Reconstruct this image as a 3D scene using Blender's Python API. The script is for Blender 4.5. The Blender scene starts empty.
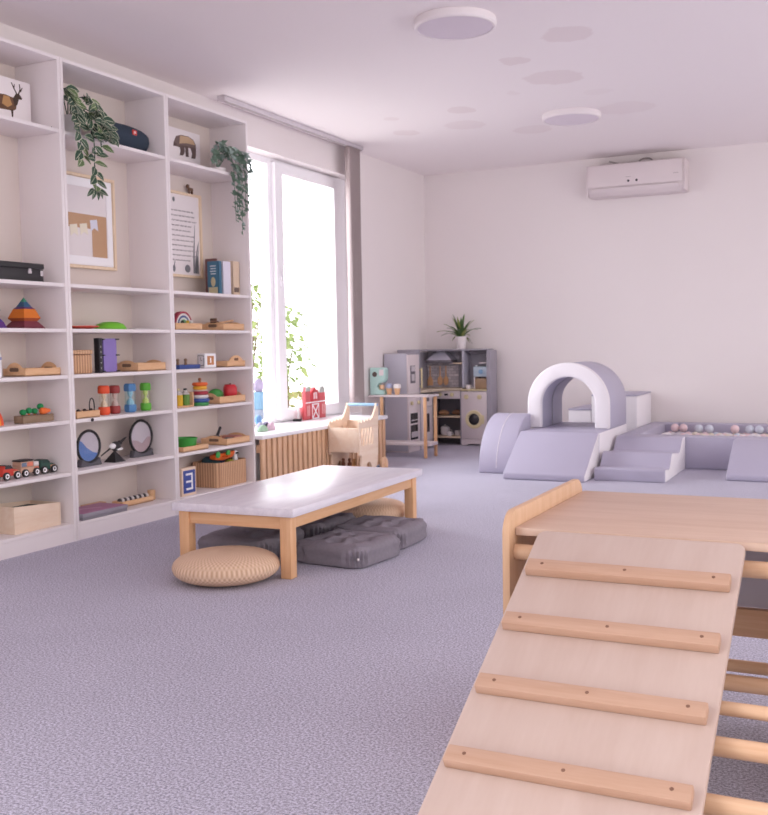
import bpy, bmesh, math, random
from mathutils import Matrix, Vector, Euler
random.seed(7)
SC = bpy.context.scene
COL = SC.collection
PI = math.pi

# ------------------------------------------------------------------ helpers
def lin(c):
    return tuple(((v / 255) / 12.92 if v / 255 <= .04045 else ((v / 255 + .055) / 1.055) ** 2.4) for v in c)

class B:
    """collects shapes into one mesh"""
    def __init__(s):
        s.bm = bmesh.new()
    def _add(s, bm, M=None, mi=0):
        for f in bm.faces:
            f.material_index = mi
        if M is not None:
            bm.transform(M)
        me = bpy.data.meshes.new('tmp')
        bm.to_mesh(me); bm.free()
        s.bm.from_mesh(me)
        bpy.data.meshes.remove(me)
        return s
    def box(s, x0, x1, y0, y1, z0, z1, bev=0, mi=0, M=None, seg=2):
        bm = bmesh.new()
        bmesh.ops.create_cube(bm, size=1)
        for v in bm.verts:
            v.co = Vector((x0 + (v.co.x + .5) * (x1 - x0), y0 + (v.co.y + .5) * (y1 - y0), z0 + (v.co.z + .5) * (z1 - z0)))
        if bev:
            b = min(bev, .45 * min(x1 - x0, y1 - y0, z1 - z0))
            bmesh.ops.bevel(bm, geom=bm.edges[:], offset=b, segments=seg, affect='EDGES', profile=.5)
        return s._add(bm, M, mi)
    def cyl(s, p0, p1, r0, r1=None, n=20, bev=0, mi=0, M=None, caps=True):
        p0 = Vector(p0); p1 = Vector(p1); d = p1 - p0
        bm = bmesh.new()
        bmesh.ops.create_cone(bm, cap_ends=caps, segments=n, radius1=r0, radius2=r0 if r1 is None else r1, depth=d.length)
        if bev:
            es = [e for e in bm.edges if len(e.link_faces) == 2 and any(len(f.verts) > 4 for f in e.link_faces)]
            bmesh.ops.bevel(bm, geom=es, offset=bev, segments=2, affect='EDGES', profile=.5)
        R = d.to_track_quat('Z', 'Y').to_matrix().to_4x4()
        T = Matrix.Translation((p0 + p1) / 2) @ R
        return s._add(bm, (M @ T) if M is not None else T, mi)
    def lathe(s, prof, c=(0, 0, 0), n=28, mi=0, M=None, ripple=0, rn=0):
        bm = bmesh.new()
        rings = []
        for r, z in prof:
            if r < 1e-6:
                rings.append([bm.verts.new((c[0], c[1], c[2] + z))])
            else:
                rr = []
                for k in range(n):
                    a = 2 * PI * k / n
                    q = r * (1 + ripple * math.cos(rn * a))
                    rr.append(bm.verts.new((c[0] + q * math.cos(a), c[1] + q * math.sin(a), c[2] + z)))
                rings.append(rr)
        for a, b in zip(rings, rings[1:]):
            for k in range(n):
                k2 = (k + 1) % n
                if len(a) == 1 and len(b) == 1: continue
                if len(a) == 1: bm.faces.new((a[0], b[k], b[k2]))
                elif len(b) == 1: bm.faces.new((a[k], a[k2], b[0]))
                else: bm.faces.new((a[k], a[k2], b[k2], b[k]))
        bmesh.ops.recalc_face_normals(bm, faces=bm.faces[:])
        return s._add(bm, M, mi)
    def prism(s, pts, h, M=None, bev=0, mi=0, seg=2):
        """polygon in local XY, extruded 0..h in Z"""
        bm = bmesh.new()
        vs = [bm.verts.new((p[0], p[1], 0)) for p in pts]
        f = bm.faces.new(vs)
        r = bmesh.ops.extrude_face_region(bm, geom=[f])
        for v in r['geom']:
            if isinstance(v, bmesh.types.BMVert): v.co.z += h
        bmesh.ops.recalc_face_normals(bm, faces=bm.faces[:])
        if bev:
            es = [e for e in bm.edges if len(e.link_faces) == 2 and e.calc_face_angle(0) > .5]
            bmesh.ops.bevel(bm, geom=es, offset=bev, segments=seg, affect='EDGES', profile=.5)
        return s._add(bm, M, mi)
    def sph(s, c, r, n=16, mi=0, M=None):
        bm = bmesh.new()
        bmesh.ops.create_uvsphere(bm, u_segments=n, v_segments=max(6, n * 2 // 3), radius=1)
        if not hasattr(r, '__len__'): r = (r, r, r)
        for v in bm.verts: v.co = Vector((v.co.x * r[0] + c[0], v.co.y * r[1] + c[1], v.co.z * r[2] + c[2]))
        return s._add(bm, M, mi)
    def tube(s, pts, r, n=8, mi=0, M=None, closed=False):
        bm = bmesh.new(); P = [Vector(p) for p in pts]; rings = []
        L = len(P)
        for i in range(L):
            if closed: t = P[(i + 1) % L] - P[i - 1]
            else: t = P[min(i + 1, L - 1)] - P[max(i - 1, 0)]
            q = t.to_track_quat('Z', 'Y')
            rr = r[i] if hasattr(r, '__len__') else r
            rings.append([bm.verts.new(P[i] + q @ Vector((rr * math.cos(2 * PI * k / n), rr * math.sin(2 * PI * k / n), 0))) for k in range(n)])
        prs = list(zip(rings, rings[1:])) + ([(rings[-1], rings[0])] if closed else [])
        for a, b in prs:
            # line the rings up
            o = min(range(n), key=lambda j: (a[0].co - b[j].co).length)
            for k in range(n):
                bm.faces.new((a[k], a[(k + 1) % n], b[(k + 1 + o) % n], b[(k + o) % n]))
        if not closed:
            bm.faces.new(rings[0][::-1]); bm.faces.new(rings[-1])
        bmesh.ops.recalc_face_normals(bm, faces=bm.faces[:])
        return s._add(bm, M, mi)
    def faces(s, vs, fs, mi=0, M=None):
        bm = bmesh.new(); V = [bm.verts.new(v) for v in vs]
        for f in fs: bm.faces.new([V[i] for i in f])
        return s._add(bm, M, mi)
    def make(s, name, mats, parent=None, loc=(0, 0, 0), rz=0, rot=None):
        me = bpy.data.meshes.new(name)
        for f in s.bm.faces: f.smooth = True
        s.bm.to_mesh(me); s.bm.free()
        me.set_sharp_from_angle(angle=math.radians(38))
        for m in (mats if isinstance(mats, (list, tuple)) else [mats]): me.materials.append(m)
        o = bpy.data.objects.new(name, me); COL.objects.link(o)
        o.location = loc; o.rotation_euler = rot if rot else (0, 0, rz)
        if parent is not None: o.parent = parent
        return o

def tag(o, label, cat, group=None):
    o['label'] = label; o['category'] = cat
    if group: o['group'] = group
    return o
def thing(name, label, cat, loc=(0, 0, 0), rz=0, group=None, rot=None):
    o = bpy.data.objects.new(name, None); COL.objects.link(o); o.empty_display_size = .05
    o.location = loc; o.rotation_euler = rot if rot else (0, 0, rz)
    return tag(o, label, cat, group)
def struct(o):
    o['kind'] = 'structure'; return o
def dup(root, loc, rz=None, label=None, rot=None):
    r = root.copy(); COL.objects.link(r); r.location = loc
    if rz is not None: r.rotation_euler = (0, 0, rz)
    if rot is not None: r.rotation_euler = rot
    if label: r['label'] = label
    for ch in list(root.children):
        c = ch.copy(); COL.objects.link(c); c.parent = r
        for g in list(ch.children):
            d = g.copy(); COL.objects.link(d); d.parent = c
    return r
# local XY polygon -> world planes
YZ = Matrix(((0, 0, 1, 0), (1, 0, 0, 0), (0, 1, 0, 0), (0, 0, 0, 1)))      # (a,b,h) -> x=h, y=a, z=b
XZ = Matrix(((1, 0, 0, 0), (0, 0, 1, 0), (0, 1, 0, 0), (0, 0, 0, 1)))      # (a,b,h) -> x=a, y=h, z=b
def TR(x, y, z): return Matrix.Translation((x, y, z))
def RZ(a): return Matrix.Rotation(a, 4, 'Z')
def arc(cx, cy, r, a0, a1, n): return [(cx + r * math.cos(a0 + (a1 - a0) * i / n), cy + r * math.sin(a0 + (a1 - a0) * i / n)) for i in range(n + 1)]

# ------------------------------------------------------------------ materials
def newmat(name):
    m = bpy.data.materials.new(name); m.use_nodes = True
    nt = m.node_tree; bs = nt.nodes['Principled BSDF']
    return m, nt, bs
def plain(name, c, rough=.5, var=.04, scale=12, bump=0, bscale=200, spec=.4, metal=0):
    m, nt, bs = newmat(name); N = nt.nodes; L = nt.links
    c = lin(c)
    tc = N.new('ShaderNodeTexCoord'); no = N.new('ShaderNodeTexNoise'); no.inputs['Scale'].default_value = scale; no.inputs['Detail'].default_value = 3
    L.new(tc.outputs['Object'], no.inputs['Vector'])
    mx = N.new('ShaderNodeMix'); mx.data_type = 'RGBA'
    mx.inputs['A'].default_value = (*[v * (1 - var) for v in c], 1); mx.inputs['B'].default_value = (*[min(1, v * (1 + var)) for v in c], 1)
    L.new(no.outputs['Fac'], mx.inputs['Factor']); L.new(mx.outputs['Result'], bs.inputs['Base Color'])
    bs.inputs['Roughness'].default_value = rough; bs.inputs['Specular IOR Level'].default_value = spec; bs.inputs['Metallic'].default_value = metal
    if bump:
        n2 = N.new('ShaderNodeTexNoise'); n2.inputs['Scale'].default_value = bscale; L.new(tc.outputs['Object'], n2.inputs['Vector'])
        bp = N.new('ShaderNodeBump'); bp.inputs['Strength'].default_value = bump; bp.inputs['Distance'].default_value = .002
        L.new(n2.outputs['Fac'], bp.inputs['Height']); L.new(bp.outputs['Normal'], bs.inputs['Normal'])
    return m
def wood(name, c1, c2, axis='Y', rough=.45, sc=3.0, stretch=14, spec=.35):
    m, nt, bs = newmat(name); N = nt.nodes; L = nt.links
    tc = N.new('ShaderNodeTexCoord'); mp = N.new('ShaderNodeMapping')
    s = {'X': (1, stretch, stretch), 'Y': (stretch, 1, stretch), 'Z': (stretch, stretch, 1)}[axis]
    mp.inputs['Scale'].default_value = s
    L.new(tc.outputs['Object'], mp.inputs['Vector'])
    no = N.new('ShaderNodeTexNoise'); no.inputs['Scale'].default_value = sc; no.inputs['Detail'].default_value = 5; no.inputs['Distortion'].default_value = .6
    L.new(mp.outputs['Vector'], no.inputs['Vector'])
    n2 = N.new('ShaderNodeTexNoise'); n2.inputs['Scale'].default_value = sc * 7; n2.inputs['Detail'].default_value = 4
    L.new(mp.outputs['Vector'], n2.inputs['Vector'])
    ad = N.new('ShaderNodeMath'); ad.operation = 'MULTIPLY_ADD'; ad.inputs[1].default_value = .35
    L.new(n2.outputs['Fac'], ad.inputs[0]); L.new(no.outputs['Fac'], ad.inputs[2])
    rp = N.new('ShaderNodeValToRGB'); rp.color_ramp.elements[0].position = .42; rp.color_ramp.elements[1].position = .85
    rp.color_ramp.elements[0].color = (*lin(c1), 1); rp.color_ramp.elements[1].color = (*lin(c2), 1)
    L.new(ad.outputs[0], rp.inputs['Fac']); L.new(rp.outputs['Color'], bs.inputs['Base Color'])
    bs.inputs['Roughness'].default_value = rough; bs.inputs['Specular IOR Level'].default_value = spec
    return m
def weave(name, c1, c2, sx=60, sy=60, sz=60, rough=.75, bump=.5, radial=False):
    m, nt, bs = newmat(name); N = nt.nodes; L = nt.links
    tc = N.new('ShaderNodeTexCoord'); mp = N.new('ShaderNodeMapping'); L.new(tc.outputs['Object'], mp.inputs['Vector'])
    if radial:
        g = N.new('ShaderNodeSeparateXYZ'); L.new(tc.outputs['Object'], g.inputs[0])
        at = N.new('ShaderNodeMath'); at.operation = 'ARCTAN2'; L.new(g.outputs['Y'], at.inputs[0]); L.new(g.outputs['X'], at.inputs[1])
        ln = N.new('ShaderNodeVectorMath'); ln.operation = 'LENGTH'; L.new(tc.outputs['Object'], ln.inputs[0])
        a1 = N.new('ShaderNodeMath'); a1.operation = 'MULTIPLY'; a1.inputs[1].default_value = sx; L.new(at.outputs[0], a1.inputs[0])
        a2 = N.new('ShaderNodeMath'); a2.operation = 'MULTIPLY'; a2.inputs[1].default_value = sy; L.new(ln.outputs['Value'], a2.inputs[0])
        s1 = N.new('ShaderNodeMath'); s1.operation = 'SINE'; L.new(a1.outputs[0], s1.inputs[0])
        s2 = N.new('ShaderNodeMath'); s2.operation = 'SINE'; L.new(a2.outputs[0], s2.inputs[0])
        pr = N.new('ShaderNodeMath'); pr.operation = 'MULTIPLY'; L.new(s1.outputs[0], pr.inputs[0]); L.new(s2.outputs[0], pr.inputs[1])
        src = pr.outputs[0]
    else:
        mp.inputs['Scale'].default_value = (sx, sy, sz)
        if sz == 0: mp.inputs['Location'].default_value = (0, 0, PI / 2)
        vm = N.new('ShaderNodeVectorMath'); vm.operation = 'SINE'; L.new(mp.outputs['Vector'], vm.inputs[0])
        sp = N.new('ShaderNodeSeparateXYZ'); L.new(vm.outputs[0], sp.inputs[0])
        ax = N.new('ShaderNodeMath'); ax.operation = 'ADD'; L.new(sp.outputs['X'], ax.inputs[0]); L.new(sp.outputs['Y'], ax.inputs[1])
        pr = N.new('ShaderNodeMath'); pr.operation = 'MULTIPLY'; L.new(ax.outputs[0], pr.inputs[0]); L.new(sp.outputs['Z'], pr.inputs[1])
        src = pr.outputs[0]
    mr = N.new('ShaderNodeMapRange'); mr.inputs['From Min'].default_value = -1; L.new(src, mr.inputs['Value'])
    mx = N.new('ShaderNodeMix'); mx.data_type = 'RGBA'; mx.inputs['A'].default_value = (*lin(c1), 1); mx.inputs['B'].default_value = (*lin(c2), 1)
    L.new(mr.outputs[0], mx.inputs['Factor']); L.new(mx.outputs['Result'], bs.inputs['Base Color'])
    bp = N.new('ShaderNodeBump'); bp.inputs['Strength'].default_value = bump; bp.inputs['Distance'].default_value = .004
    L.new(mr.outputs[0], bp.inputs['Height']); L.new(bp.outputs['Normal'], bs.inputs['Normal'])
    bs.inputs['Roughness'].default_value = rough
    return m
def carpet(name, c1, c2):
    m, nt, bs = newmat(name); N = nt.nodes; L = nt.links
    tc = N.new('ShaderNodeTexCoord')
    n1 = N.new('ShaderNodeTexNoise'); n1.inputs['Scale'].default_value = 150; n1.inputs['Detail'].default_value = 4; n1.inputs['Roughness'].default_value = .75
    n2 = N.new('ShaderNodeTexNoise'); n2.inputs['Scale'].default_value = 1.3; n2.inputs['Detail'].default_value = 3
    for n in (n1, n2): L.new(tc.outputs['Object'], n.inputs['Vector'])
    rp = N.new('ShaderNodeValToRGB'); rp.color_ramp.elements[0].position = .40; rp.color_ramp.elements[1].position = .60
    rp.color_ramp.elements[0].color = (*lin(c1), 1); rp.color_ramp.elements[1].color = (*lin(c2), 1)
    L.new(n1.outputs['Fac'], rp.inputs['Fac'])
    mx = N.new('ShaderNodeMix'); mx.data_type = 'RGBA'; mx.blend_type = 'MULTIPLY'; mx.inputs['Factor'].default_value = .25
    L.new(rp.outputs['Color'], mx.inputs['A']); L.new(n2.outputs['Fac'], mx.inputs['B'])
    L.new(mx.outputs['Result'], bs.inputs['Base Color'])
    bp = N.new('ShaderNodeBump'); bp.inputs['Strength'].default_value = .5; bp.inputs['Distance'].default_value = .004
    L.new(n1.outputs['Fac'], bp.inputs['Height']); L.new(bp.outputs['Normal'], bs.inputs['Normal'])
    bs.inputs['Roughness'].default_value = .95; bs.inputs['Specular IOR Level'].default_value = .1
    return m
def glass(name, tint=(1, 1, 1), refl=.04):
    m, nt, bs = newmat(name); N = nt.nodes; L = nt.links
    N.remove(bs); out = N['Material Output']
    tr = N.new('ShaderNodeBsdfTransparent'); tr.inputs[0].default_value = (*tint, 1)
    gl = N.new('ShaderNodeBsdfGlossy'); gl.inputs['Roughness'].default_value = .03
    mx = N.new('ShaderNodeMixShader'); mx.inputs[0].default_value = refl
    L.new(tr.outputs[0], mx.inputs[1]); L.new(gl.outputs[0], mx.inputs[2]); L.new(mx.outputs[0], out.inputs[0])
    return m
def brick(name):
    m, nt, bs = newmat(name); N = nt.nodes; L = nt.links
    tc = N.new('ShaderNodeTexCoord'); mp = N.new('ShaderNodeMapping'); mp.inputs['Rotation'].default_value = (PI / 2, 0, 0)
    L.new(tc.outputs['Object'], mp.inputs['Vector'])
    br = N.new('ShaderNodeTexBrick'); br.inputs['Scale'].default_value = 9; br.inputs['Mortar Size'].default_value = .015
    br.inputs['Color1'].default_value = (*lin((236, 228, 232)), 1); br.inputs['Color2'].default_value = (*lin((196, 188, 196)), 1); br.inputs['Mortar'].default_value = (*lin((168, 160, 168)), 1)
    L.new(mp.outputs[0], br.inputs['Vector']); L.new(br.outputs['Color'], bs.inputs['Base Color']); bs.inputs['Roughness'].default_value = .6
    return m
def stained_ceiling(name, c, c2, spots):
    m, nt, bs = newmat(name); N = nt.nodes; L = nt.links
    ge = N.new('ShaderNodeTexCoord'); no = N.new('ShaderNodeTexNoise'); no.inputs['Scale'].default_value = 9; no.inputs['Detail'].default_value = 2
    L.new(ge.outputs['Object'], no.inputs['Vector'])
    sb = N.new('ShaderNodeVectorMath'); sb.operation = 'SUBTRACT'; sb.inputs[1].default_value = (.5, .5, .5); L.new(no.outputs['Color'], sb.inputs[0])
    sc = N.new('ShaderNodeVectorMath'); sc.operation = 'SCALE'; sc.inputs['Scale'].default_value = .10; L.new(sb.outputs[0], sc.inputs[0])
    ad = N.new('ShaderNodeVectorMath'); ad.operation = 'ADD'; L.new(ge.outputs['Object'], ad.inputs[0]); L.new(sc.outputs[0], ad.inputs[1])
    fl = N.new('ShaderNodeVectorMath'); fl.operation = 'MULTIPLY'; fl.inputs[1].default_value = (1, 1, 0); L.new(ad.outputs[0], fl.inputs[0])
    last = None
    for x, y, r, a in spots:
        d = N.new('ShaderNodeVectorMath'); d.operation = 'DISTANCE'; d.inputs[1].default_value = (x, y, 0); L.new(fl.outputs[0], d.inputs[0])
        mr = N.new('ShaderNodeMapRange'); mr.inputs['From Min'].default_value = r * 1.06; mr.inputs['From Max'].default_value = r * .94; mr.inputs['To Max'].default_value = a
        L.new(d.outputs['Value'], mr.inputs['Value'])
        if last is None: last = mr.outputs[0]
        else:
            mm = N.new('ShaderNodeMath'); mm.operation = 'MAXIMUM'; L.new(last, mm.inputs[0]); L.new(mr.outputs[0], mm.inputs[1]); last = mm.outputs[0]
    mx = N.new('ShaderNodeMix'); mx.data_type = 'RGBA'; mx.inputs['A'].default_value = (*lin(c), 1); mx.inputs['B'].default_value = (*lin(c2), 1)
    L.new(last, mx.inputs['Factor']); L.new(mx.outputs['Result'], bs.inputs['Base Color']); bs.inputs['Roughness'].default_value = .9
    return m

WX, BY, CH = -3.88, 8.963, 2.57
M_wall = plain('painted wall', (238, 230, 230), .9, .015, 2, .08, 60, .2)
M_white = plain('white laminate', (240, 232, 234), .45, .01, 6)
M_wback = plain('white hardboard', (224, 211, 205), .7, .01, 6)
M_pvc = plain('white window plastic', (250, 248, 252), .35, .005)
M_carpet = carpet('grey carpet', (157, 154, 172), (234, 231, 248))
M_beech = wood('beech board', (194, 170, 159), (201, 179, 169), 'Y', .5, 2.5, 7)
M_beechx = wood('beech platform', (202, 170, 150), (213, 184, 166), 'X', .5, 2.5, 10)
M_beechz = wood('beech panel', (208, 166, 130), (220, 182, 150), 'Z', .5, 2.5, 10)
M_cleat = wood('beech cleat', (184, 146, 122), (196, 160, 138), 'X', .5, 3, 12)
M_dowel = wood('beech dowel', (208, 164, 130), (221, 183, 150), 'X', .45, 4, 16)
M_pine = wood('pine leg', (222, 170, 124), (233, 187, 146), 'Z', .5, 4, 12)
M_pinex = wood('pine apron', (222, 171, 126), (233, 188, 147), 'X', .5, 4, 12)
M_piney = wood('pine rail', (222, 171, 126), (233, 188, 147), 'Y', .5, 4, 12)
M_limed = wood('limed table top', (222, 216, 228), (238, 233, 242), 'Y', .30, 3, 9, 1.0)
M_slat = wood('slat wood', (206, 160, 124), (232, 192, 158), 'Z', .55, 5, 10)
M_tray = wood('tray wood', (216, 168, 126), (232, 190, 150), 'Y', .5, 5, 10)
M_box = wood('pale box wood', (234, 206, 182), (242, 220, 200), 'Y', .5, 4, 8)
M_oak = wood('frame wood', (230, 204, 174), (240, 218, 192), 'Z', .5, 5, 10)
M_grey = plain('grey play leather', (182, 177, 198), .42, .02, 5, .06, 90)
M_pale = plain('white play leather', (240, 235, 240), .4, .01, 5, .05, 90)
M_cush = plain('charcoal cotton', (140, 133, 143), .9, .14, 60, .4, 300, .15)
M_pouf = weave('woven straw', (204, 166, 136), (238, 208, 182), 70, 420, radial=True, bump=.5)
M_wick = weave('woven wicker', (178, 132, 100), (222, 180, 144), 330, 330, 0, bump=.5)
M_kgrey = plain('grey kitchen board', (166, 161, 172), .5, .02)
M_kside = plain('light grey kitchen board', (194, 191, 204), .4, .02)
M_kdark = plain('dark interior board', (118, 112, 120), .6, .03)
M_kwhite = plain('white kitchen board', (226, 214, 216), .45, .02)
M_black = plain('black plastic', (44, 42, 46), .45, .05)
M_dark = plain('dark glass', (58, 55, 60), .25, .03)
M_cream = plain('cream plastic', (228, 214, 172), .45, .02)
M_mint = plain('mint paint', (178, 212, 206), .5, .02)
M_sky = plain('pale blue paint', (150, 190, 226), .5, .03)
M_curt = plain('taupe curtain', (178, 164, 164), .9, .04, 20)
M_metal = plain('rail white metal', (206, 198, 204), .4, .02)
M_warmgrey = plain('grey cable', (176, 164, 166), .6)  # even warm grey for cables, mounting plate, maker marks and rail strip
C = {}
def col(c, rough=.5):
    k = (tuple(c), rough)
    if k not in C: C[k] = plain('paint %d %d %d' % tuple(c), c, rough, .05, 25)
    return C[k]

# ------------------------------------------------------------------ setting
b = B(); b.box(-4.0, 3.2, -2.6, BY + .1, -.05, 0); struct(b.make('floor', M_carpet))
spots = [(-1.46, 5.30, .135, .8), (-1.86, 5.65, .085, .8), (-1.77, 6.12, .17, .8), (-2.58, 6.62, .105, .8), (-3.22, 7.10, .10, .7), (-3.12, 6.62, .065, .6),
         (-2.73, 7.08, .15, .55), (-2.34, 7.50, .14, .55), (-1.56, 7.15, .19, .4), (-2.1, 6.35, .05, .35), (-1.62, 6.6, .09, .25)]
M_ceil = stained_ceiling('ceiling paint', (246, 238, 239), (236, 224, 225), spots)
b = B(); b.box(WX - .3, 2.4, -.2, BY + .1, CH, CH + .1); struct(b.make('ceiling', M_ceil))
OY0, OY1, OZ0, OZ1 = 5.5, 7.56, .36, 2.34
b = B()
b.box(WX - .3, WX, -2.6, OY0, 0, CH).box(WX - .3, WX, OY1, BY + .1, 0, CH).box(WX - .3, WX, OY0, OY1, 0, OZ0).box(WX - .3, WX, OY0, OY1, OZ1, CH)
struct(b.make('wall_left', M_wall))
b = B(); b.box(WX, 3.2, BY, BY + .1, 0, CH); struct(b.make('wall_back', M_wall))

# window
w = bpy.data.objects.new('window_1', None); COL.objects.link(w); w['kind'] = 'structure'
FXo, FXi = -4.08, -4.0
b = B()
for ya, yb in ((OY0 + .06, 6.345), (6.44, OY1 - .15)): b.box(FXo + .001, FXi - .001, ya, yb, OZ0, OZ0 + .05).box(FXo + .001, FXi - .001, ya, yb, OZ1 - .045, OZ1)
b.box(FXo, FXi, OY0, OY0 + .06, OZ0, OZ1).box(FXo, FXi, OY1 - .15, OY1, OZ0, OZ1).box(FXo, FXi, 6.345, 6.44, OZ0, OZ1)
struct(b.make('window_frame', M_pvc, w))
b = B()
sx0, sx1 = -3.999, -3.965
b.box(sx0, sx1 - .001, 6.500, 7.30, .40, .482).box(sx0, sx1 - .001, 6.500, 7.30, 2.236, 2.315).box(sx0, sx1, 6.395, 6.500, .40, 2.315).box(sx0, sx1, 7.30, 7.43, .40, 2.315)
sash = struct(b.make('window_sash', M_pvc, w))
M_gl = glass('window glass')
b = B(); b.box(-3.988, -3.980, 6.5002, 7.2998, .4822, 2.2358); struct(b.make('window_pane', M_gl, sash))
b = B(); b.box(-4.045, -4.037, OY0 + .0602, 6.3448, OZ0 + .0502, OZ1 - .0452); struct(b.make('window_pane', M_gl, w))
b = B(); b.box(-3.965, -3.952, 6.435, 6.465, 1.40, 1.47, .004).box(-3.952, -3.93, 6.44, 6.46, 1.42, 1.44, .003).box(-3.942, -3.926, 6.438, 6.462, 1.42, 1.55, .005)
struct(b.make('window_handle', M_pvc, sash))
b = B(); b.box(-3.9985, WX, OY0, OY1, OZ0, .383); struct(b.make('window_sill', M_pvc, w))

t = thing('radiator_cover', 'slatted wooden radiator cover under the white window ledge', 'radiator cover', (0, 0, 0))
b = B(); y = 5.432
while y < 7.24:
    b.box(-3.535, -3.515, y, min(y + .046, 7.26), .0, .355, .004); y += .066
b.make('slat_panel', M_slat, t)
b = B(); b.box(-3.56, -3.535, 5.432, 7.26, .04, .09).box(-3.56, -3.535, 5.432, 7.26, .27, .32); b.make('back_rail', M_slat, t)
b = B(); b.box(WX + .001, -3.56, 7.24, 7.262, 0, .355); b.make('end_panel', M_slat, t)
b = B(); b.box(WX + .001, -3.505, 5.425, 7.29, .356, .383, .006); tag(b.make('window_ledge', M_pvc), 'deep white ledge running below the window on top of the slatted cover', 'ledge')

# curtain and rail
b = B(); b.box(-3.80, -3.745, 5.46, 7.42, 2.540, CH - .0005, .004).box(-3.80, -3.745, 5.455, 5.46, 2.536, CH - .0005).box(-3.785, -3.76, 5.5, 7.42, 2.537, 2.541, mi=1)
tag(b.make('curtain_rail', [M_metal, M_warmgrey]), 'long white curtain rail fixed to the ceiling above the window', 'curtain rail')
t = thing('window_curtain', 'narrow taupe curtain gathered at the end of the rail', 'curtain', (-3.77, 7.262, 0))
vs = []; fs = []; nz, ny = 24, 60
for i in range(nz + 1):
    z = .47 + (2.535 - .47) * i / nz
    wd = .098 - .010 * math.sin(i / nz * PI)
    for j in range(ny + 1):
        u = j / ny
        vs.append((.026 * math.sin(u * PI * 11 + .2 * math.sin(i * .4)), (u * 2 - 1) * wd, z))
for i in range(nz):
    for j in range(ny):
        a = i * (ny + 1) + j; fs.append((a, a + 1, a + ny + 2, a + ny + 1))
b = B(); b.faces(vs, fs)
o = b.make('curtain_fabric', M_curt, t); md = o.modifiers.new('thick', 'SOLIDIFY'); md.thickness = .003
b = B(); b.cyl((.0, .125, .55), (.0, .125, 2.535), .003, n=8); b.make('pull_cord', M_metal, t)

# air conditioner
t = thing('air_conditioner', 'white wall mounted air conditioner high on the back wall', 'air conditioner', (-1.832, BY, 2.203))
b = B(); pf = [(0, .0), (-.17, 0), (-.205, .04), (-.212, .09), (-.212, .235), (-.19, .275), (0, .275)]
b.prism(pf, .80, TR(-.40, 0, 0) @ YZ, .008); b.make('casing', M_kwhite, t)
for x in (-.418, .40):
    b = B(); b.box(x, x + .018, -.20, -.002, .006, .27, .006); b.make('end_cap', M_kwhite, t)
b = B(); b.box(-.40, .40, -.222, -.2115, .075, .262, .006); b.make('front_panel', M_kwhite, t)
b = B(); b.box(-.37, .37, -.005, .005, -.028, .028, .004, M=TR(0, -.208, .043) @ Matrix.Rotation(.55, 4, 'X')); b.make('air_flap', M_kwhite, t)
for x in (-.05, .02):
    b = B(); b.cyl((x, -.2225, .114), (x, -.2205, .114), .0105, n=12); b.make('status_light', M_black, t)
for x in (-.075, .322):
    b = B(); b.box(x, x + .045, -.2226, -.2215, .146, .150); b.make('maker_mark', M_warmgrey, t)
b = B(); b.tube([(.06 + .06 * math.cos(a), -.03, .29 + .035 * math.sin(a)) for a in [2 * PI * k / 24 for k in range(24)]], .006, closed=True); b.make('cable_loop', M_warmgrey, t)
b = B(); b.tube([(-.26, -.02, .325), (-.18, -.03, .30), (-.12, -.04, .279)], .006); b.make('cable', M_warmgrey, t)
b = B(); b.box(-.34, .36, -.05, -.001, .276, .30, .004); b.make('mounting_plate', M_warmgrey, t)

# ceiling lights
def ceil_light(x, y, label):
    t = thing('ceiling_light', label, 'ceiling light', (x, y, CH), 0, 'round ceiling lights')
    b = B(); b.lathe([(.19, -.0005), (.205, -.0005), (.208, -.012), (.207, -.034), (.200, -.042), (.190, -.042), (.19, -.03)], n=64); b.make('rim', M_white, t)
    b = B(); b.lathe([(0, -.0405), (.10, -.0405), (.188, -.039), (.191, -.034)], n=64); b.make('diffuser', plain('opal plastic', (226, 215, 226), .4, .01), t)
ceil_light(-1.894, 4.797, 'round flat ceiling light nearer the top edge of the picture')
ceil_light(-1.938, 7.138, 'round flat ceiling light closer to the air conditioner')

# ------------------------------------------------------------------ bookcases
FX = -3.555; BKX = -3.835
SH = [(.072, .09), (.329, .347), (.588, .606), (.812, .83), (1.04, 1.058), (1.262, 1.28), (2.007, 2.025)]
def bookcase(y0, y1, label):
    t = thing('bookcase', label, 'bookcase', (FX, y0, 0), 0, 'tall white bookcases along the wall')
    D = BKX - FX; W = y1 - y0
    for a in (0, W - .018):
        b = B(); b.box(D, 0, a, a + .018, 0, 2.373, .0012); b.make('side_panel', M_white, t)
    for k, (z0, z1) in enumerate(SH):
        b = B(); b.box(D + .006, -.004, .0185, W - .0185, z0, z1, .0012); b.make('shelf_board', M_white, t)
    b = B(); b.box(D, 0, .0183, W - .0183, 2.355, 2.373, .0012); b.make('top_board', M_white, t)
    b = B(); b.box(D - .004, D + .004, .004, W - .004, .07, 2.37); b.make('back_panel', M_wback, t)
    b = B(); b.box(-.02, -.004, .0183, W - .0183, 0, .0715); b.make('plinth', M_white, t)
    b = B(); b.cyl((-.05, W - .0195, 2.037), (-.05, W - .0178, 2.037), .004, n=10); b.make('shelf_pin', M_black, t)
bookcase(2.975, 3.788, 'white bookcase holding the deer print and the toy trucks, cut by the picture edge')
bookcase(3.79, 4.603, 'white bookcase in the middle holding the dark speaker and the framed bunting picture')
bookcase(4.605, 5.418, 'white bookcase beside the window holding the bear print and the wicker toy basket')

R1, R2, R3, R4, R5, R6, R7 = 2.0256, 1.2806, 1.0586, .8306, .6066, .3476, .0906

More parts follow.
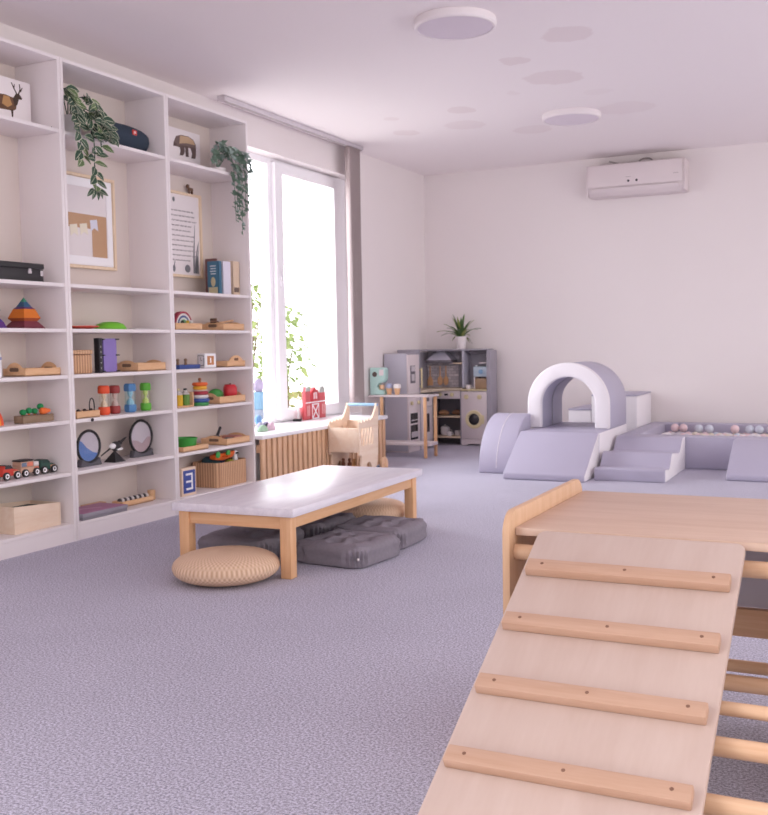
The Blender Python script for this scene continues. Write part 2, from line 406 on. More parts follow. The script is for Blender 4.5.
# ------------------------------------------------------------------ shelf contents
EX = Matrix(((0, 0, 1, 0), (1, 0, 0, 0), (0, 1, 0, 0), (0, 0, 0, 1)))      # drawing (a=y, b=z) facing +x
def canvas(name, label, cat, x, y0, y1, z0, z1, marks, th=.022):
    t = thing(name, label, cat, (x, y0, z0))
    b = B(); b.box(-th, 0, 0, y1 - y0, 0, z1 - z0, .003); b.make('canvas', M_white, t)
    for nm, mats, polys in marks:
        b = B()
        for k, (pts, mi) in enumerate(polys):
            b.prism([(p[0] - y0, p[1] - z0) for p in pts], .0006 + .0003 * mi, TR(.0001 + .0002 * k / max(1, len(polys)), 0, 0) @ EX, mi=mi)
        b.make(nm, mats, t)
    return t
brownA, brownB, brownC = col((110, 80, 62), .8), col((72, 56, 48), .8), col((186, 142, 96), .8)
# deer
DX = lambda px, py: (3.553 + px * .0058, 2.247 - (py - 77) * .00577)
deer = [([DX(*p) for p in ((-8, 92), (4, 91), (13, 92), (16, 96), (15, 101), (11, 103), (6, 103), (-8, 104))], 0),
        ([DX(*p) for p in ((2, 92), (8, 92), (11, 98), (6, 101), (0, 99))], 2),
        ([DX(*p) for p in ((12, 93), (15, 88.5), (18.5, 87.5), (22, 90.5), (21.5, 92), (18.5, 92), (16.5, 97), (13.5, 99))], 1),
        ([DX(*p) for p in ((9.5, 102), (12, 102), (11.4, 108), (11.8, 114.6), (10.4, 114.6), (10.2, 108))], 1),
        ([DX(*p) for p in ((-6, 102), (-3, 102), (-4, 114), (-5.5, 114))], 1),
        ([DX(*p) for p in ((16.0, 88.8), (13.5, 85), (10.5, 80), (11.4, 79.8), (14.3, 84.2), (17, 88))], 1),
        ([DX(*p) for p in ((17.5, 88), (19.6, 84), (19.2, 79.5), (20, 79.5), (20.7, 84.5), (18.6, 88.2))], 1),
        ([DX(*p) for p in ((13.0, 84.6), (13.8, 80.5), (14.4, 80.6), (14.0, 85.2))], 1),
        ([DX(*p) for p in ((20.2, 85), (22.4, 81.5), (22.9, 82), (20.8, 86))], 1)]
canvas('deer_print', 'white canvas print of a brown antlered deer on a top shelf', 'picture', -3.70, 3.48, 3.738, R1 + .001, 2.25, [('deer_motif', [brownA, brownB, brownC], deer)])
BX = lambda px, py: (4.93 + (px - 175) * .0100, 2.222 - (py - 137) * .0053 + .006 + (px - 175) * .0008)
bear = [([BX(*p) for p in ((174.5, 146), (177, 138.5), (182, 136.5), (189, 137), (194, 140), (196.5, 146), (196.5, 152), (190, 150), (181, 151), (177, 150), (174.8, 149))], 0),
        ([BX(*p) for p in ((181, 137.5), (189, 137.6), (194, 141), (195.5, 146), (187, 145), (180, 146.5))], 2),
        ([BX(*p) for p in ((180, 148), (185, 148), (185.2, 155), (183.5, 159.5), (180, 159.5), (181, 155))], 1),
        ([BX(*p) for p in ((185.5, 148), (188.5, 148), (189, 160.5), (186, 160.5))], 1),
        ([BX(*p) for p in ((190.5, 148), (196.5, 150), (196.3, 157), (195.6, 161.5), (191.6, 161.5), (192.5, 156))], 1),
        ([BX(*p) for p in ((174, 150), (177, 150), (177.5, 147), (174.6, 145.5))], 1)]
canvas('bear_print', 'white canvas print of a brown bear beside the ivy', 'picture', -3.755, 4.87, 5.19, R1 + .001, 2.27, [('bear_motif', [col((126, 106, 102), .8), col((106, 88, 86), .8), col((200, 170, 140), .8)], bear)])

# framed bunting picture (hung on the back panel)
def frame_thing(name, label, x, y0, y1, z0, z1, wd, mat_w=0):
    t = thing(name, label, 'picture', (x, y0, z0))
    W, H = y1 - y0, z1 - z0
    b = B(); b.box(-.012, .012, 0, W, 0, wd, .002).box(-.012, .012, 0, W, H - wd, H, .002).box(-.012, .012, 0, wd, wd, H - wd, .002).box(-.012, .012, W - wd, W, wd, H - wd, .002)
    b.make('frame', M_oak, t)
    b = B(); b.box(-.010, -.002, wd * .6, W - wd * .6, wd * .6, H - wd * .6); b.make('backing', M_white, t)
    return t, W, H
t, W, H = frame_thing('framed_picture', 'wood framed picture of pale bunting over a tan doorway below the trailing plant', -3.806, 3.985, 4.435, 1.39, 1.89, .016)
b = B(); b.box(-.002, .003, .02, .06, .02, H - .02).box(-.002, .003, W - .06, W - .02, .02, H - .02).box(-.002, .003, .06, W - .06, .02, .065).box(-.002, .003, .06, W - .06, H - .065, H - .02); b.make('mount', M_pvc, t)
tan = col((200, 158, 120), .7)
b = B(); b.prism([(.06, .29), (.385, .29), (.385, .065), (.27, .065), (.27, .215), (.06, .215)], .001, TR(-.0015, 0, 0) @ EX); b.make('painted_doorway', tan, t)
b = B()
for k, (a, z, mi) in enumerate(((.10, .225, 0), (.175, .235, 0), (.255, .262, 1), (.03 + .305, .25, 2))):
    if mi == 2: continue
    b.prism([(a, z), (a + .055, z + .008), (a + .062, z - .055), (a + .033, z - .04), (a + .006, z - .06)], .001, TR(-.0004, 0, 0) @ EX, mi=mi)
b.make('painted_bunting', [col((240, 232, 214), .8), col((224, 224, 238), .8)], t)
b = B(); b.box(.0, .0012, .016, W - .016, .016, H - .016); b.make('glazing', glass('picture glass', (1, 1, 1), .04), t)

# poster with handwriting
t, W, H = frame_thing('framed_poster', 'narrow wood framed poster with lines of grey handwriting and grasses', -3.806, 4.86, 5.243, 1.388, 1.905, .015)
b = B(); rnd = random.Random(3)
for r in range(11):
    z = H - .115 - r * .030; a = .08
    while a < .30 - (.05 if r in (3, 4, 10) else 0):
        L = rnd.uniform(.018, .045)
        pts = [(.0006, a + L * k / 6, z + .004 * math.sin(k * 2.1 + r) + .010 * (a - .08)) for k in range(7)]
        b.tube(pts, .0022, 5); a += L + .010
b.make('handwriting', col((176, 167, 171), .8), t)
inkc = col((128, 128, 134), .8)
for a, h, l in ((.30, .30, .02), (.315, .20, .04), (.325, .14, .025), (.34, .18, .01), (.10, .07, .012)):
    b = B(); b.tube([(.0006, a + l * (k / 5) ** 2, .03 + h * k / 5) for k in range(6)], [.004, .0045, .004, .003, .002, .001], 5); b.make('drawn_grass_blade', inkc, t)
for c_, r_ in (((.0005, .235, .055), (.0015, .028, .024)), ((.0005, .10, .05), (.0015, .014, .02)), ((.0005, .115, H - .05), (.0015, .012, .014))):
    b = B(); b.sph(c_, r_, 12); b.make('drawn_pebble', inkc, t)
# little animal on the poster
t = thing('animal_figurine', 'tiny brown wooden animal figure on top of the handwriting poster', 'figurine', (-3.806, 5.145, 1.9055))
b = B(); b.box(-.008, .008, -.02, .022, .018, .038, .004).box(-.008, .008, -.034, -.016, .032, .056, .004)
for a in (-.017, .012): b.box(-.007, .007, a, a + .008, 0, .02, .002)
b.make('wooden_body', col((120, 92, 76), .7), t)

# books
def book(label, x0, x1, y0, y1, z0, h, c, marks=None):
    t = thing('book', label, 'book', (x1, y0, z0), 0, 'books standing under the ivy')
    b = B(); th = y1 - y0
    b.box(x0 - x1, 0, 0, .003, 0, h, .001).box(x0 - x1, 0, th - .003, th, 0, h, .001).box(-.004, 0, 0, th, 0, h, .001); b.make('cover', c, t)
    b = B(); b.box(x0 - x1 + .004, -.004, .003, th - .003, .004, h - .004); b.make('pages', M_cream, t)
    if marks:
        marks(t, x0 - x1, th, h)
def bk1(t, d, th, h):
    b = B()
    for k in range(4): b.box(d * .75 + .004 * (k % 2), d * .25, -.0007, .0003, h * .84 - .016 * k, h * .84 + .006 - .016 * k)
    b.make('title_lettering', col((206, 216, 222)), t)
    b = B(); b.box(d * .92, d * .12, -.0007, .0003, .004, .045).sph((d * .5, -.0002, h * .38), (.018, .0008, .03), 10); b.make('cover_picture', col((196, 186, 150)), t)
book('blue book with a cream picture on its cover', -3.705, -3.62, 5.158, 5.190, R2, .205, col((66, 112, 138)), bk1)
book('thick white book with a lavender tinge beside the blue one', -3.745, -3.62, 5.205, 5.288, R2, .208, col((226, 222, 236)))
book('beige book closest to the window side of the bookcase', -3.745, -3.62, 5.312, 5.385, R2, .214, col((220, 196, 172)), lambda t, d, th, h: B().box(-.0002, .0008, .01, th - .01, .02, .05).make('spine_mark', col((110, 92, 84)), t))
tag(B().box(-3.745, -3.66, 5.1915, 5.2035, R2, R2 + .225, .002).make('book', col((120, 78, 74))), 'reddish brown book just showing above the blue one', 'book', 'books standing under the ivy')

# speaker
t = thing('portable_speaker', 'dark navy cylindrical speaker with a red badge on the top shelf', 'speaker', (-3.69, 4.375, R1))
b = B(); pf = []
for k in range(13):
    a = -PI / 2 + PI * k / 12; pf.append((.074 * (1 - .0 * k), 0))
prof = [(0, -.178), (.045, -.178), (.056, -.172), (.067, -.13), (.073, -.06), (.0745, 0), (.073, .06), (.067, .13), (.056, .172), (.045, .178), (0, .178)]
b.lathe(prof, n=36, M=TR(0, 0, .0755) @ Matrix.Rotation(PI / 2, 4, 'X')); b.make('body', plain('navy speaker cloth', (52, 64, 80), .85, .15, 200, .4, 400), t)
for s in (-1, 1):
    b = B(); b.lathe([(.0, 0), (.038, .002), (.047, -.004), (.047, -.012)], n=28, M=TR(0, s * .1815, .0755) @ Matrix.Rotation(-s * PI / 2, 4, 'X')); b.make('bass_cap', M_black, t)
b = B(); b.box(-.05, .05, -.08, .10, 0, .006, .002); b.make('foot', M_black, t)
b = B(); b.box(.0685, .0755, .012, .048, .088, .116, .003); bd = b.make('badge', col((214, 66, 54)), t)
fc = bpy.data.curves.new('badge_text', 'FONT'); fc.body = 'JBL'; fc.size = .017; fc.align_x = 'CENTER'; fc.align_y = 'CENTER'; fc.extrude = .0004
o = bpy.data.objects.new('badge_text', fc); COL.objects.link(o); o.parent = bd; o.location = (.0760, .030, .102); o.rotation_euler = (PI / 2, 0, PI / 2); fc.materials.append(M_pvc)
bpy.context.view_layer.update(); _me = bpy.data.meshes.new_from_object(o.evaluated_get(bpy.context.evaluated_depsgraph_get())); bpy.data.objects.remove(o)
o = bpy.data.objects.new('badge_lettering', _me); COL.objects.link(o); o.parent = bd; o.location = (.0760, .030, .102); o.rotation_euler = (PI / 2, 0, PI / 2)

# plants ------------------------------------------------------------
def leaf_geo(b, c, d, n, L, Wd, mi_in=0, mi_out=1, fold=.25, border=True):
    """leaf from base c along d, facing n"""
    d = Vector(d).normalized(); s = d.cross(Vector(n)).normalized(); n = s.cross(d).normalized(); c = Vector(c)
    st = [(0, .0), (.18, .62), (.42, 1), (.7, .78), (.9, .34), (1, 0)]
    def P(u, w): return c + d * (L * u) + s * (w * Wd / 2) + n * (fold * abs(w) * Wd * .5 - .22 * L * u * u)
    if border:
        vs = []; fin = []; fout = []
        for u, w in st: vs += [P(u, -w), P(u, -w * .84), P(u, -w * .06), P(u, w * .06), P(u, w * .84), P(u, w)]
        for i in range(len(st) - 1):
            a = i * 6
            for k in range(5):
                f = (a + k, a + k + 1, a + k + 7, a + k + 6)
                (fout if k in (0, 2, 4) else fin).append(f)
        b.faces(vs, fin, mi_in); b.faces(vs, fout, mi_out)
    else:
        vs = []; fs = []
        for u, w in st: vs += [P(u, -w), P(u, 0), P(u, w)]
        for i in range(len(st) - 1):
            a = i * 3; fs += [(a, a + 1, a + 4, a + 3), (a + 1, a + 2, a + 5, a + 4)]
        b.faces(vs, fs, mi_in)
rnd = random.Random(11)
t = thing('trailing_plant', 'trailing plant with cream edged dark leaves spilling off the top shelf', 'plant', (-3.66, 3.945, R1))
g_dark = plain('dark leaf', (58, 86, 68), .5, .25, 18); g_mid = plain('olive leaf', (104, 128, 84), .5, .2, 18); g_cream = plain('cream leaf edge', (214, 214, 190), .55, .06)
b = B(); b.lathe([(0, 0), (.05, 0), (.062, .01), (.068, .10), (.062, .10), (.058, .085), (0, .085)], n=28); b.make('pot', M_white, t)
stems = [[(0, 0, .09), (.05, -.05, .17), (.12, -.07, .12), (.145, -.075, -.05), (.14, -.06, -.14)],
         [(0, 0, .09), (.06, 0, .15), (.125, .02, .10), (.145, .025, -.05), (.14, .025, -.16), (.135, .035, -.28)],
         [(0, 0, .09), (.05, .06, .19), (.11, .08, .17), (.14, .10, .08), (.145, .11, -.02)],
         [(0, 0, .09), (.02, -.06, .22), (.08, -.085, .22), (.13, -.085, .12), (.14, -.08, 0)],
         [(0, 0, .09), (.03, .03, .20), (.10, .05, .20), (.14, .07, .08), (.14, .08, -.06)],
         [(0, 0, .09), (.05, .06, .15), (.11, .11, .12), (.14, .135, .05), (.15, .14, .0)]]
def along(pts, u):
    P = [Vector(p) for p in pts]; x = u * (len(P) - 1); i = min(int(x), len(P) - 2); return P[i].lerp(P[i + 1], x - i)
bs_ = B()
for s in stems: bs_.tube([along(s, k / 14) for k in range(15)], .0028, 6)
bs_.make('stems', g_dark, t)
bl = B()
for si, s in enumerate(stems):
    N = [15, 20, 12, 15, 14, 13][si]
    for k in range(N):
        u = .25 + .75 * (k + .5) / N; p = along(s, u); side = 1 if k % 2 else -1
        d = Vector((rnd.uniform(.1, .7), side * rnd.uniform(.4, 1.0), rnd.uniform(-.9, .15)))
        L_ = rnd.uniform(.060, .080); tip = p + d.normalized() * L_
        if min(p.y, tip.y) < -.128 + .012 and min(p.x, tip.x) < .112: d = Vector((.9, abs(d.y) * .4, d.z)); tip = p + d.normalized() * L_
        if p.z < .03 or tip.z < .02: d.x = abs(d.x) + .12; p = p + Vector((max(0, .128 - p.x), 0, 0))
        if tip.z < .02 and p.x + d.normalized().x * L_ < .12: d.z = abs(d.z)
        leaf_geo(bl, p, d, Vector((1, rnd.uniform(-.3, .3), rnd.uniform(.1, .7))), L_, rnd.uniform(.044, .056), 2 if rnd.random() < .22 else 0, 1, .2)
for k in range(4): leaf_geo(bl, along(stems[1], .97) + Vector((0, (k - 1.5) * .012, 0)), (.1, (k - 1.5) * .6, -1), (1, 0, .2), .06, .03, 0, 1)
bl.make('leaves', [g_dark, g_cream, g_mid], t)

t = thing('ivy_plant', 'grey green ivy hanging over the top shelf edge next to the window', 'plant', (-3.64, 5.20, R1))
rnd = random.Random(5)
i_dark = plain('ivy leaf', (98, 122, 106), .6, .25, 30); i_pale = plain('pale ivy leaf', (146, 164, 158), .6, .12, 30)
b = B(); b.lathe([(0, 0), (.05, 0), (.055, .006), (.057, .028), (.052, .028), (.05, .02), (0, .02)], n=24); b.make('pot', M_white, t)
ist = [[(0, 0, .02), (.02, -.05, .13), (.05, -.10, .12), (.08, -.15, .08), (.095, -.185, .02)],
       [(0, 0, .02), (.03, .0, .16), (.08, .02, .15), (.105, .03, .02), (.105, .03, -.14), (.105, .04, -.30)],
       [(0, 0, .02), (.04, .03, .16), (.09, .045, .13), (.12, .055, .0), (.115, .05, -.12), (.11, .045, -.22)],
       [(0, 0, .02), (.04, .05, .14), (.10, .08, .11), (.125, .085, -.02), (.12, .085, -.18), (.115, .09, -.37)],
       [(0, 0, .02), (.03, -.04, .18), (.07, -.05, .17), (.10, -.02, .10)],
       [(0, 0, .02), (.05, .08, .16), (.11, .14, .14), (.13, .17, .05), (.125, .175, -.08)],
       [(0, 0, .02), (.05, .05, .16), (.11, .11, .12), (.12, .13, -.02), (.115, .135, -.24)]]
bs_ = B()
for s in ist: bs_.tube([along(s, k / 14) for k in range(15)], .002, 5)
bs_.make('stems', i_dark, t)
def ivy_leaf(b, c, d, n, L, mi):
    d = Vector(d).normalized(); s = d.cross(Vector(n)).normalized(); n = s.cross(d).normalized(); c = Vector(c)
    out = [(0, .0), (-.1, .35), (.18, .28), (.32, .52), (.55, .22), (1, 0), (.55, -.22), (.32, -.52), (.18, -.28), (-.1, -.35)]
    vs = [c + d * L * .35 + n * .004] + [c + d * (L * u) + s * (L * w) - n * (L * .2 * abs(w)) for u, w in out]
    b.faces(vs, [(0, i + 1, (i + 1) % 10 + 1) for i in range(10)], mi)
bl = B()
for si, s in enumerate(ist):
    N = [26, 46, 42, 40, 22, 34, 38][si]
    for k in range(N):
        u = .15 + .85 * (k + .5) / N; p = along(s, u) + Vector((rnd.uniform(-.004, .015), rnd.uniform(-.018, .018), rnd.uniform(-.01, .01)))
        if p.z < .05: p.x = max(p.x, .098)
        if p.x < .095 and p.y > .15: continue
        L = rnd.uniform(.032, .048) * (1 - .35 * max(0, u - .75) / .25)
        ivy_leaf(bl, p, (rnd.uniform(-.2, .8), rnd.uniform(-1, 1), rnd.uniform(-1, .1)), (1, rnd.uniform(-.5, .5), rnd.uniform(.2, .9)), L, 1 if (si == 5 or rnd.random() < .2) else 0)
bl.make('leaves', [i_dark, i_pale], t)

# boxes, trays and toys ---------------------------------------------
def tray(label, x0, x1, y0, y1, z, h, arch='', c=None, wall=.008, name='wooden_tray', group='wooden trays on the shelves', mats=None, archh=.03):
    """open tray; arch: which end walls rise into a handle ('y' = both ends across y, 'x' = front and back)"""
    t = thing(name, label, 'tray', (x1, y0, z), 0, group)
    m = mats or M_tray; W = y1 - y0; D = x0 - x1
    b = B(); b.box(D, 0, 0, W, 0, .006, .001); b.make('base', m, t)
    def wall_poly(L, hh, top):
        if not top: return [(0, 0), (L, 0), (L, hh), (0, hh)]
        pts = [(0, 0), (L, 0), (L, hh)]
        for k in range(13):
            u = k / 12; pts.append((L * (.88 - .76 * u), hh + archh * math.sin(u * PI) ** .7))
        return pts + [(0, hh)]
    for xx in (D, -wall):
        b = B(); top = 'x' in arch or ('f' in arch and xx != D); pts = wall_poly(W, h, top); b.prism([(p[0], p[1]) for p in pts], wall, TR(xx, 0, 0) @ YZ, .0015)
        o = b.make('long_wall', m, t)
        if top:
            b = B(); b.prism(arc(W * .42, h + archh * .25, .008, PI / 2, 3 * PI / 2, 8) + arc(W * .58, h + archh * .25, .008, -PI / 2, PI / 2, 8), wall + .001, TR(xx - .0005, 0, 0) @ YZ); b.make('hand_hole', col((120, 84, 60)), o)
    for yy in (0, W - wall):
        L = -D; b = B(); pts = wall_poly(L - 2 * wall, h, 'y' in arch)
        b.prism([(D + wall + p[0], p[1]) for p in pts], wall, TR(0, yy, 0) @ XZ, .0015)
        o = b.make('end_wall', m, t)
        if 'y' in arch:
            b = B(); b.prism(arc(D + L * .36, h * .62 + archh * .3, .009, PI / 2, 3 * PI / 2, 8) + arc(D + L * .64, h * .62 + archh * .3, .009, -PI / 2, PI / 2, 8), wall + .001, TR(0, yy - .0005, 0) @ XZ); b.make('hand_hole', col((122, 96, 80)), o)
    return t

# --- first bookcase
t = thing('storage_box', 'black lidded box with a silver clasp', 'box', (-3.60, 3.40, R2))
b = B(); b.box(-.155, 0, 0, .275, 0, .062, .003); b.make('body', M_black, t)
b = B(); b.box(-.158, .003, -.003, .278, .0625, .088, .003); b.make('lid', M_black, t)
b = B(); b.box(.003, .006, .172, .194, .038, .052, .001).cyl((.0025, .183, .055), (.007, .183, .055), .007, n=12); b.make('clasp', M_metal, t)
b = B(); b.box(.0, .0015, .255, .272, .03, .055); b.make('corner_mount', M_metal, t)
tag(B().box(-3.72, -3.62, 3.335, 3.362, R2, R2 + .12, .003).make('wooden_block', M_tray), 'upright wooden block beside the black box', 'block')

def pyramid(label, y, flip):
    t = thing('pyramid_puzzle', label, 'puzzle', (-3.665, y, R3), 0, 'rainbow pyramid puzzles')
    lay = [(.125, .112, 0, .010, (116, 52, 66)), (.112, .076, .010, .036, (126, 56, 70)), (.076, .097, .0365, .050, (176, 88, 52)), (.097, .064, .0505, .094, (222, 122, 40)), (.064, .045, .0945, .104, (90, 60, 118)), (.045, .022, .1045, .128, (58, 96, 128)), (.022, .001, .1285, .150, (70, 148, 120))] if not flip else \
          [(.105, .085, 0, .03, (98, 54, 130)), (.085, .05, .0305, .055, (88, 66, 150)), (.05, .07, .0555, .085, (48, 92, 140)), (.07, .002, .0855, .145, (60, 130, 150))]
    for a, c_, z0, z1, cc in lay:
        q = 2 ** .5 * .56
        b = B(); b.cyl((0, 0, z0), (0, 0, z1), a * q * .98, c_ * q * .98, n=4, M=RZ(PI / 4)); b.make('layer', col(cc), t)
pyramid('stepped wooden pyramid puzzle in maroon, orange and teal', 3.605, False)
pyramid('purple and blue pyramid puzzle half out of the frame', 3.385, True)
t = tray('wooden tray with arched ends on the shelf below the orange pyramid', -3.745, -3.60, 3.535, 3.765, R4, .038, 'y', archh=.028)
t = thing('white_jar', 'rounded white plastic jar at the picture edge beside a tray', 'jar', (-3.63, 3.355, R4))
b = B(); b.lathe([(0, 0), (.045, 0), (.048, .01), (.048, .10), (.04, .135), (.02, .145), (0, .146)], n=24); b.make('body', M_pvc, t)
b = B(); b.lathe([(.0485, .082), (.050, .085), (.050, .092), (.0485, .095)], n=24); b.make('lilac_band', col((170, 164, 200)), t)

t = thing('vegetable_planter', 'brown wooden planter box with slots for toy vegetables', 'toy planter', (-3.615, 3.523, R5))
b = B(); b.box(-.06, 0, 0, .20, 0, .036, .002); b.make('box', wood('brown stained wood', (128, 104, 84), (158, 134, 112), 'Y', .6, 5, 10), t)
b = B()
for k in range(5): b.cyl((-.03, .03 + .036 * k, .0355), (-.03, .03 + .036 * k, .0366), .013, n=14)
b.make('soil_hole', col((84, 66, 56)), t)
for k, (dy, dz, lab) in enumerate(((.03, .014, 'green felt top of the toy vegetable at the near end of the planter'), (.068, .020, 'green felt top of the toy vegetable second along the planter'), (.104, .016, 'green felt top of the toy vegetable third along the planter'), (.142, .036, 'raised green felt top of the toy vegetable above the carrot'))):
    t = thing('toy_vegetable', lab, 'toy vegetable', (-3.645, 3.523 + dy, R5 + .0368), 0, 'toy vegetables in the planter')
    b = B(); b.sph((0, 0, dz + .001), (.0165, .0165, .015), 14); b.make('leafy_top', col((40, 140, 84), .8), t)
    b = B(); b.cyl((0, 0, 0), (0, 0, dz), .005, n=10); b.make('root', col((236, 120, 56), .8), t)
tag(B().lathe([(0, -.035), (.008, -.03), (.015, 0), (.016, .02), (.010, .03), (0, .032)], M=TR(-3.625, 3.675, R5 + .0525) @ Matrix.Rotation(1.57, 4, 'X')).make('toy_carrot', col((240, 118, 60), .8)), 'orange toy carrot lying across the planter', 'toy vegetable')
t = thing('rainbow_stacker', 'rainbow coloured arch stacker cut by the picture edge', 'toy', (-3.64, 3.36, R5))
for k, cc in enumerate(((232, 92, 60), (240, 150, 60), (236, 200, 90), (90, 160, 100), (80, 120, 180), (120, 90, 170))):
    r1 = .10 - .015 * k
    b = B(); b.prism(arc(0, .002, r1, 0, PI, 20) + arc(0, .002, r1 - .0145, PI, 0, 20), .05, TR(0, -.055, 0) @ YZ @ TR(0, 0, -.025)); b.make('arch', col(cc), t)

def car(label, y, x, body_c, roof_c, trim_c, kind, z=R6):
    t = thing('toy_vehicle', label, 'toy vehicle', (x, y, z), .0, 'toy vehicles in a row')
    m = col(body_c); b = B(); ls = .8 if kind == 'car' else .86
    if kind == 'car':
        b.prism([(-.062, .018), (.062, .018), (.066, .032), (.05, .044), (.018, .050), (-.0, .068), (-.045, .068), (-.062, .046)], .058, TR(-.029, 0, 0) @ YZ, .004)
    else:
        b.box(-.029, .029, -.068, .068, .018, .046, .004).box(-.029, .029, -.066, .028, .046, .074, .004)
    bd = b.make('body', m, t); bd.scale.y = ls
    b = B()
    if kind == 'car': b.prism([(-.042, .069), (-.002, .069), (.016, .053), (-.046, .053)], .0595, TR(-.0298, 0, 0) @ YZ)
    else: b.box(-.030, .030, -.068, .030, .0745, .082, .003)
    b.make('roof', col(roof_c), t).scale.y = ls
    b = B()
    if kind == 'car': b.box(.0285, .0305, .018, .058, .024, .040, .001)
    else: b.box(.0285, .0305, -.02, .022, .05, .070, .001).box(.0285, .0305, .032, .064, .022, .044, .001)
    b.make('side_panel', col(trim_c), t).scale.y = ls
    if kind != 'car':
        b = B(); b.box(.0285, .0305, -.062, -.026, .05, .070, .001); b.make('window', col((110, 126, 150)), t).scale.y = ls
        b = B(); b.box(-.02, .0295, .0285, .066, .0462, .068, .003); b.make('load', col((226, 216, 216)), t).scale.y = ls
    for dy in (-.04 * ls, .042 * ls):
        for sx in (-.036, .027):
            b = B(); b.cyl((sx, dy, .0195), (sx + .011, dy, .0195), .0195, n=20, bev=.002); wl = b.make('wheel', M_black, t)
            b = B(); b.lathe([(.006, 0), (.012, .001), (.012, .0), (.006, .0)], n=16, M=TR(sx + .0112, dy, .0195) @ Matrix.Rotation(PI / 2, 4, 'Y')); b.make('hubcap', M_pvc, wl)
car('red toy car with a black roof cut by the picture edge', 3.452, -3.66, (206, 66, 54), (52, 50, 54), (216, 160, 130), 'car')
car('black toy truck with wood panels between the two toy cars', 3.583, -3.672, (206, 168, 146), (58, 54, 58), (222, 128, 106), 'truck')
car('dark green toy car with wood panels furthest along the row', 3.709, -3.680, (48, 82, 74), (40, 66, 62), (196, 150, 120), 'car')

t = thing('wooden_crate', 'large pale wooden box with tall plain sides on the bottom shelf', 'box', (-3.60, 3.43, R7))
b = B(); b.box(-.20, 0, 0, .01, 0, .13, .002); b.make('end_wall', M_box, t); b = B(); b.box(-.20, 0, .29, .30, 0, .112, .002); b.make('end_wall', M_box, t)
b = B(); b.prism([(.01, 0), (.29, 0), (.29, .112), (.01, .13)], .01, TR(-.01, 0, 0) @ YZ, .001); b.make('long_wall', M_box, t); b = B(); b.prism([(.01, 0), (.29, 0), (.29, .112), (.01, .13)], .01, TR(-.20, 0, 0) @ YZ, .001); b.make('long_wall', M_box, t)
b = B(); b.box(-.19, -.01, .01, .29, 0, .008); b.make('base', M_box, t)
tag(B().box(-3.785, -3.625, 3.455, 3.70, R7 + .0085, R7 + .10, .012).make('folded_cloth', plain('dark green cloth', (74, 84, 80), .9, .1, 30)), 'dark green cloth folded inside the big wooden box', 'cloth')

# --- second bookcase
t = thing('toy_plate', 'flat red toy plate with a raised rim', 'plate', (-3.69, 3.985, R3)); B().lathe([(0, 0), (.06, 0), (.112, .012), (.112, .016), (.06, .005), (0, .005)], n=36).make('dish', col((216, 84, 66)), t)
t = thing('toy_dish', 'bright green domed dish lying upside down', 'dish', (-3.68, 4.228, R3)); B().lathe([(.082, 0), (.086, .004), (.083, .012), (.068, .03), (.04, .040), (0, .043), (0, .038), (.04, .035), (.063, .026), (.078, .01)], n=36).make('shell', col((122, 204, 60)), t)
tag(B().box(-3.79, -3.61, 4.35, 4.56, R3, R3 + .008, .003).make('paper_folder', col((206, 198, 198))), 'thin pale grey folder lying flat beside the green dish', 'folder')
t = thing('wicker_box', 'small square woven box with a lid next to the purple book', 'box', (-3.62, 3.850, R4))
b = B(); b.box(-.13, 0, 0, .165, 0, .098, .008); b.make('body', M_wick, t); b = B(); b.box(-.133, .003, -.003, .168, .0985, .122, .006); b.make('lid', M_wick, t)
tag(B().lathe([(0, 0), (.022, 0), (.026, .01), (.02, .035), (.008, .05), (0, .052)], c=(-3.69, 3.86, R4 + .1225), n=20).make('pebble_figure', col((150, 142, 150))), 'small grey rounded figure on the lid of the woven box', 'figurine')
t = thing('sensory_board', 'purple panel in a clear frame with black spine and clips', 'toy', (-3.62, 4.068, R4))
b = B(); b.box(-.036, .0, 0, .026, 0, .182, .002); b.make('spine', M_black, t)
b = B(); b.box(-.02, .0, .034, .135, .003, .179, .002); b.make('purple_panel', col((142, 122, 190)), t)
b = B(); b.box(-.03, -.021, .03, .152, .002, .181, .001); b.make('clear_back', col((214, 206, 214)), t)
b = B()
for z in (.004, .088, .172): b.box(-.03, .004, .028, .042, z, z + .007, .001).box(-.03, .004, .128, .154, z, z + .007, .001)
b.make('clip', M_black, t)
b = B(); [b.box(-.0002, .0008, .010, .014, .02 + .028 * k, .030 + .028 * k) for k in range(5)]; b.make('spine_lettering', col((206, 202, 206)), t)
t = tray('shallow wooden tray with a slotted end beside the purple panel', -3.75, -3.59, 4.337, 4.575, R4, .045, 'y', archh=.014)
tag(B().sph((-3.67, 4.46, R4 + .0225), (.05, .08, .015), 14).make('bean_bag', col((168, 128, 98), .9)), 'brown bean bag inside the shallow tray beside the purple panel', 'bean bag')
t = tray('low wooden tray with dark beads and a wire loop', -3.66, -3.58, 3.847, 4.013, R5, .036)
b = B(); b.tube([(-.03, .14 + .018 * math.cos(a), .055 + .042 * math.sin(a)) for a in [2 * PI * k / 24 for k in range(24)]], .003, 6, closed=True); b.make('wire_loop', M_black, t)
for k in range(6):
    tag(B().sph((0, 0, 0), (.010, .010, .008), 10).make('wooden_bead', col((78, 62, 60)), loc=(-3.62 + .008 * (k % 2), 3.866 + .023 * k, R5 + .0360 - .006 + (.008 if k % 2 else .0))), ['dark bead nearest the end in the low tray with the loop', 'second dark bead along the low tray with the loop', 'third dark bead along the low tray with the loop', 'fourth dark bead along the low tray with the loop', 'fifth dark bead along the low tray with the loop', 'dark bead under the wire loop'][k], 'bead', 'dark beads in the low tray')
tag(B().sph((0, 0, 0), (.006, .009, .009), 12).make('drawer_knob', M_black, loc=(-3.553, 3.925, .597)), 'small black knob on the shelf edge below the bead tray', 'knob')

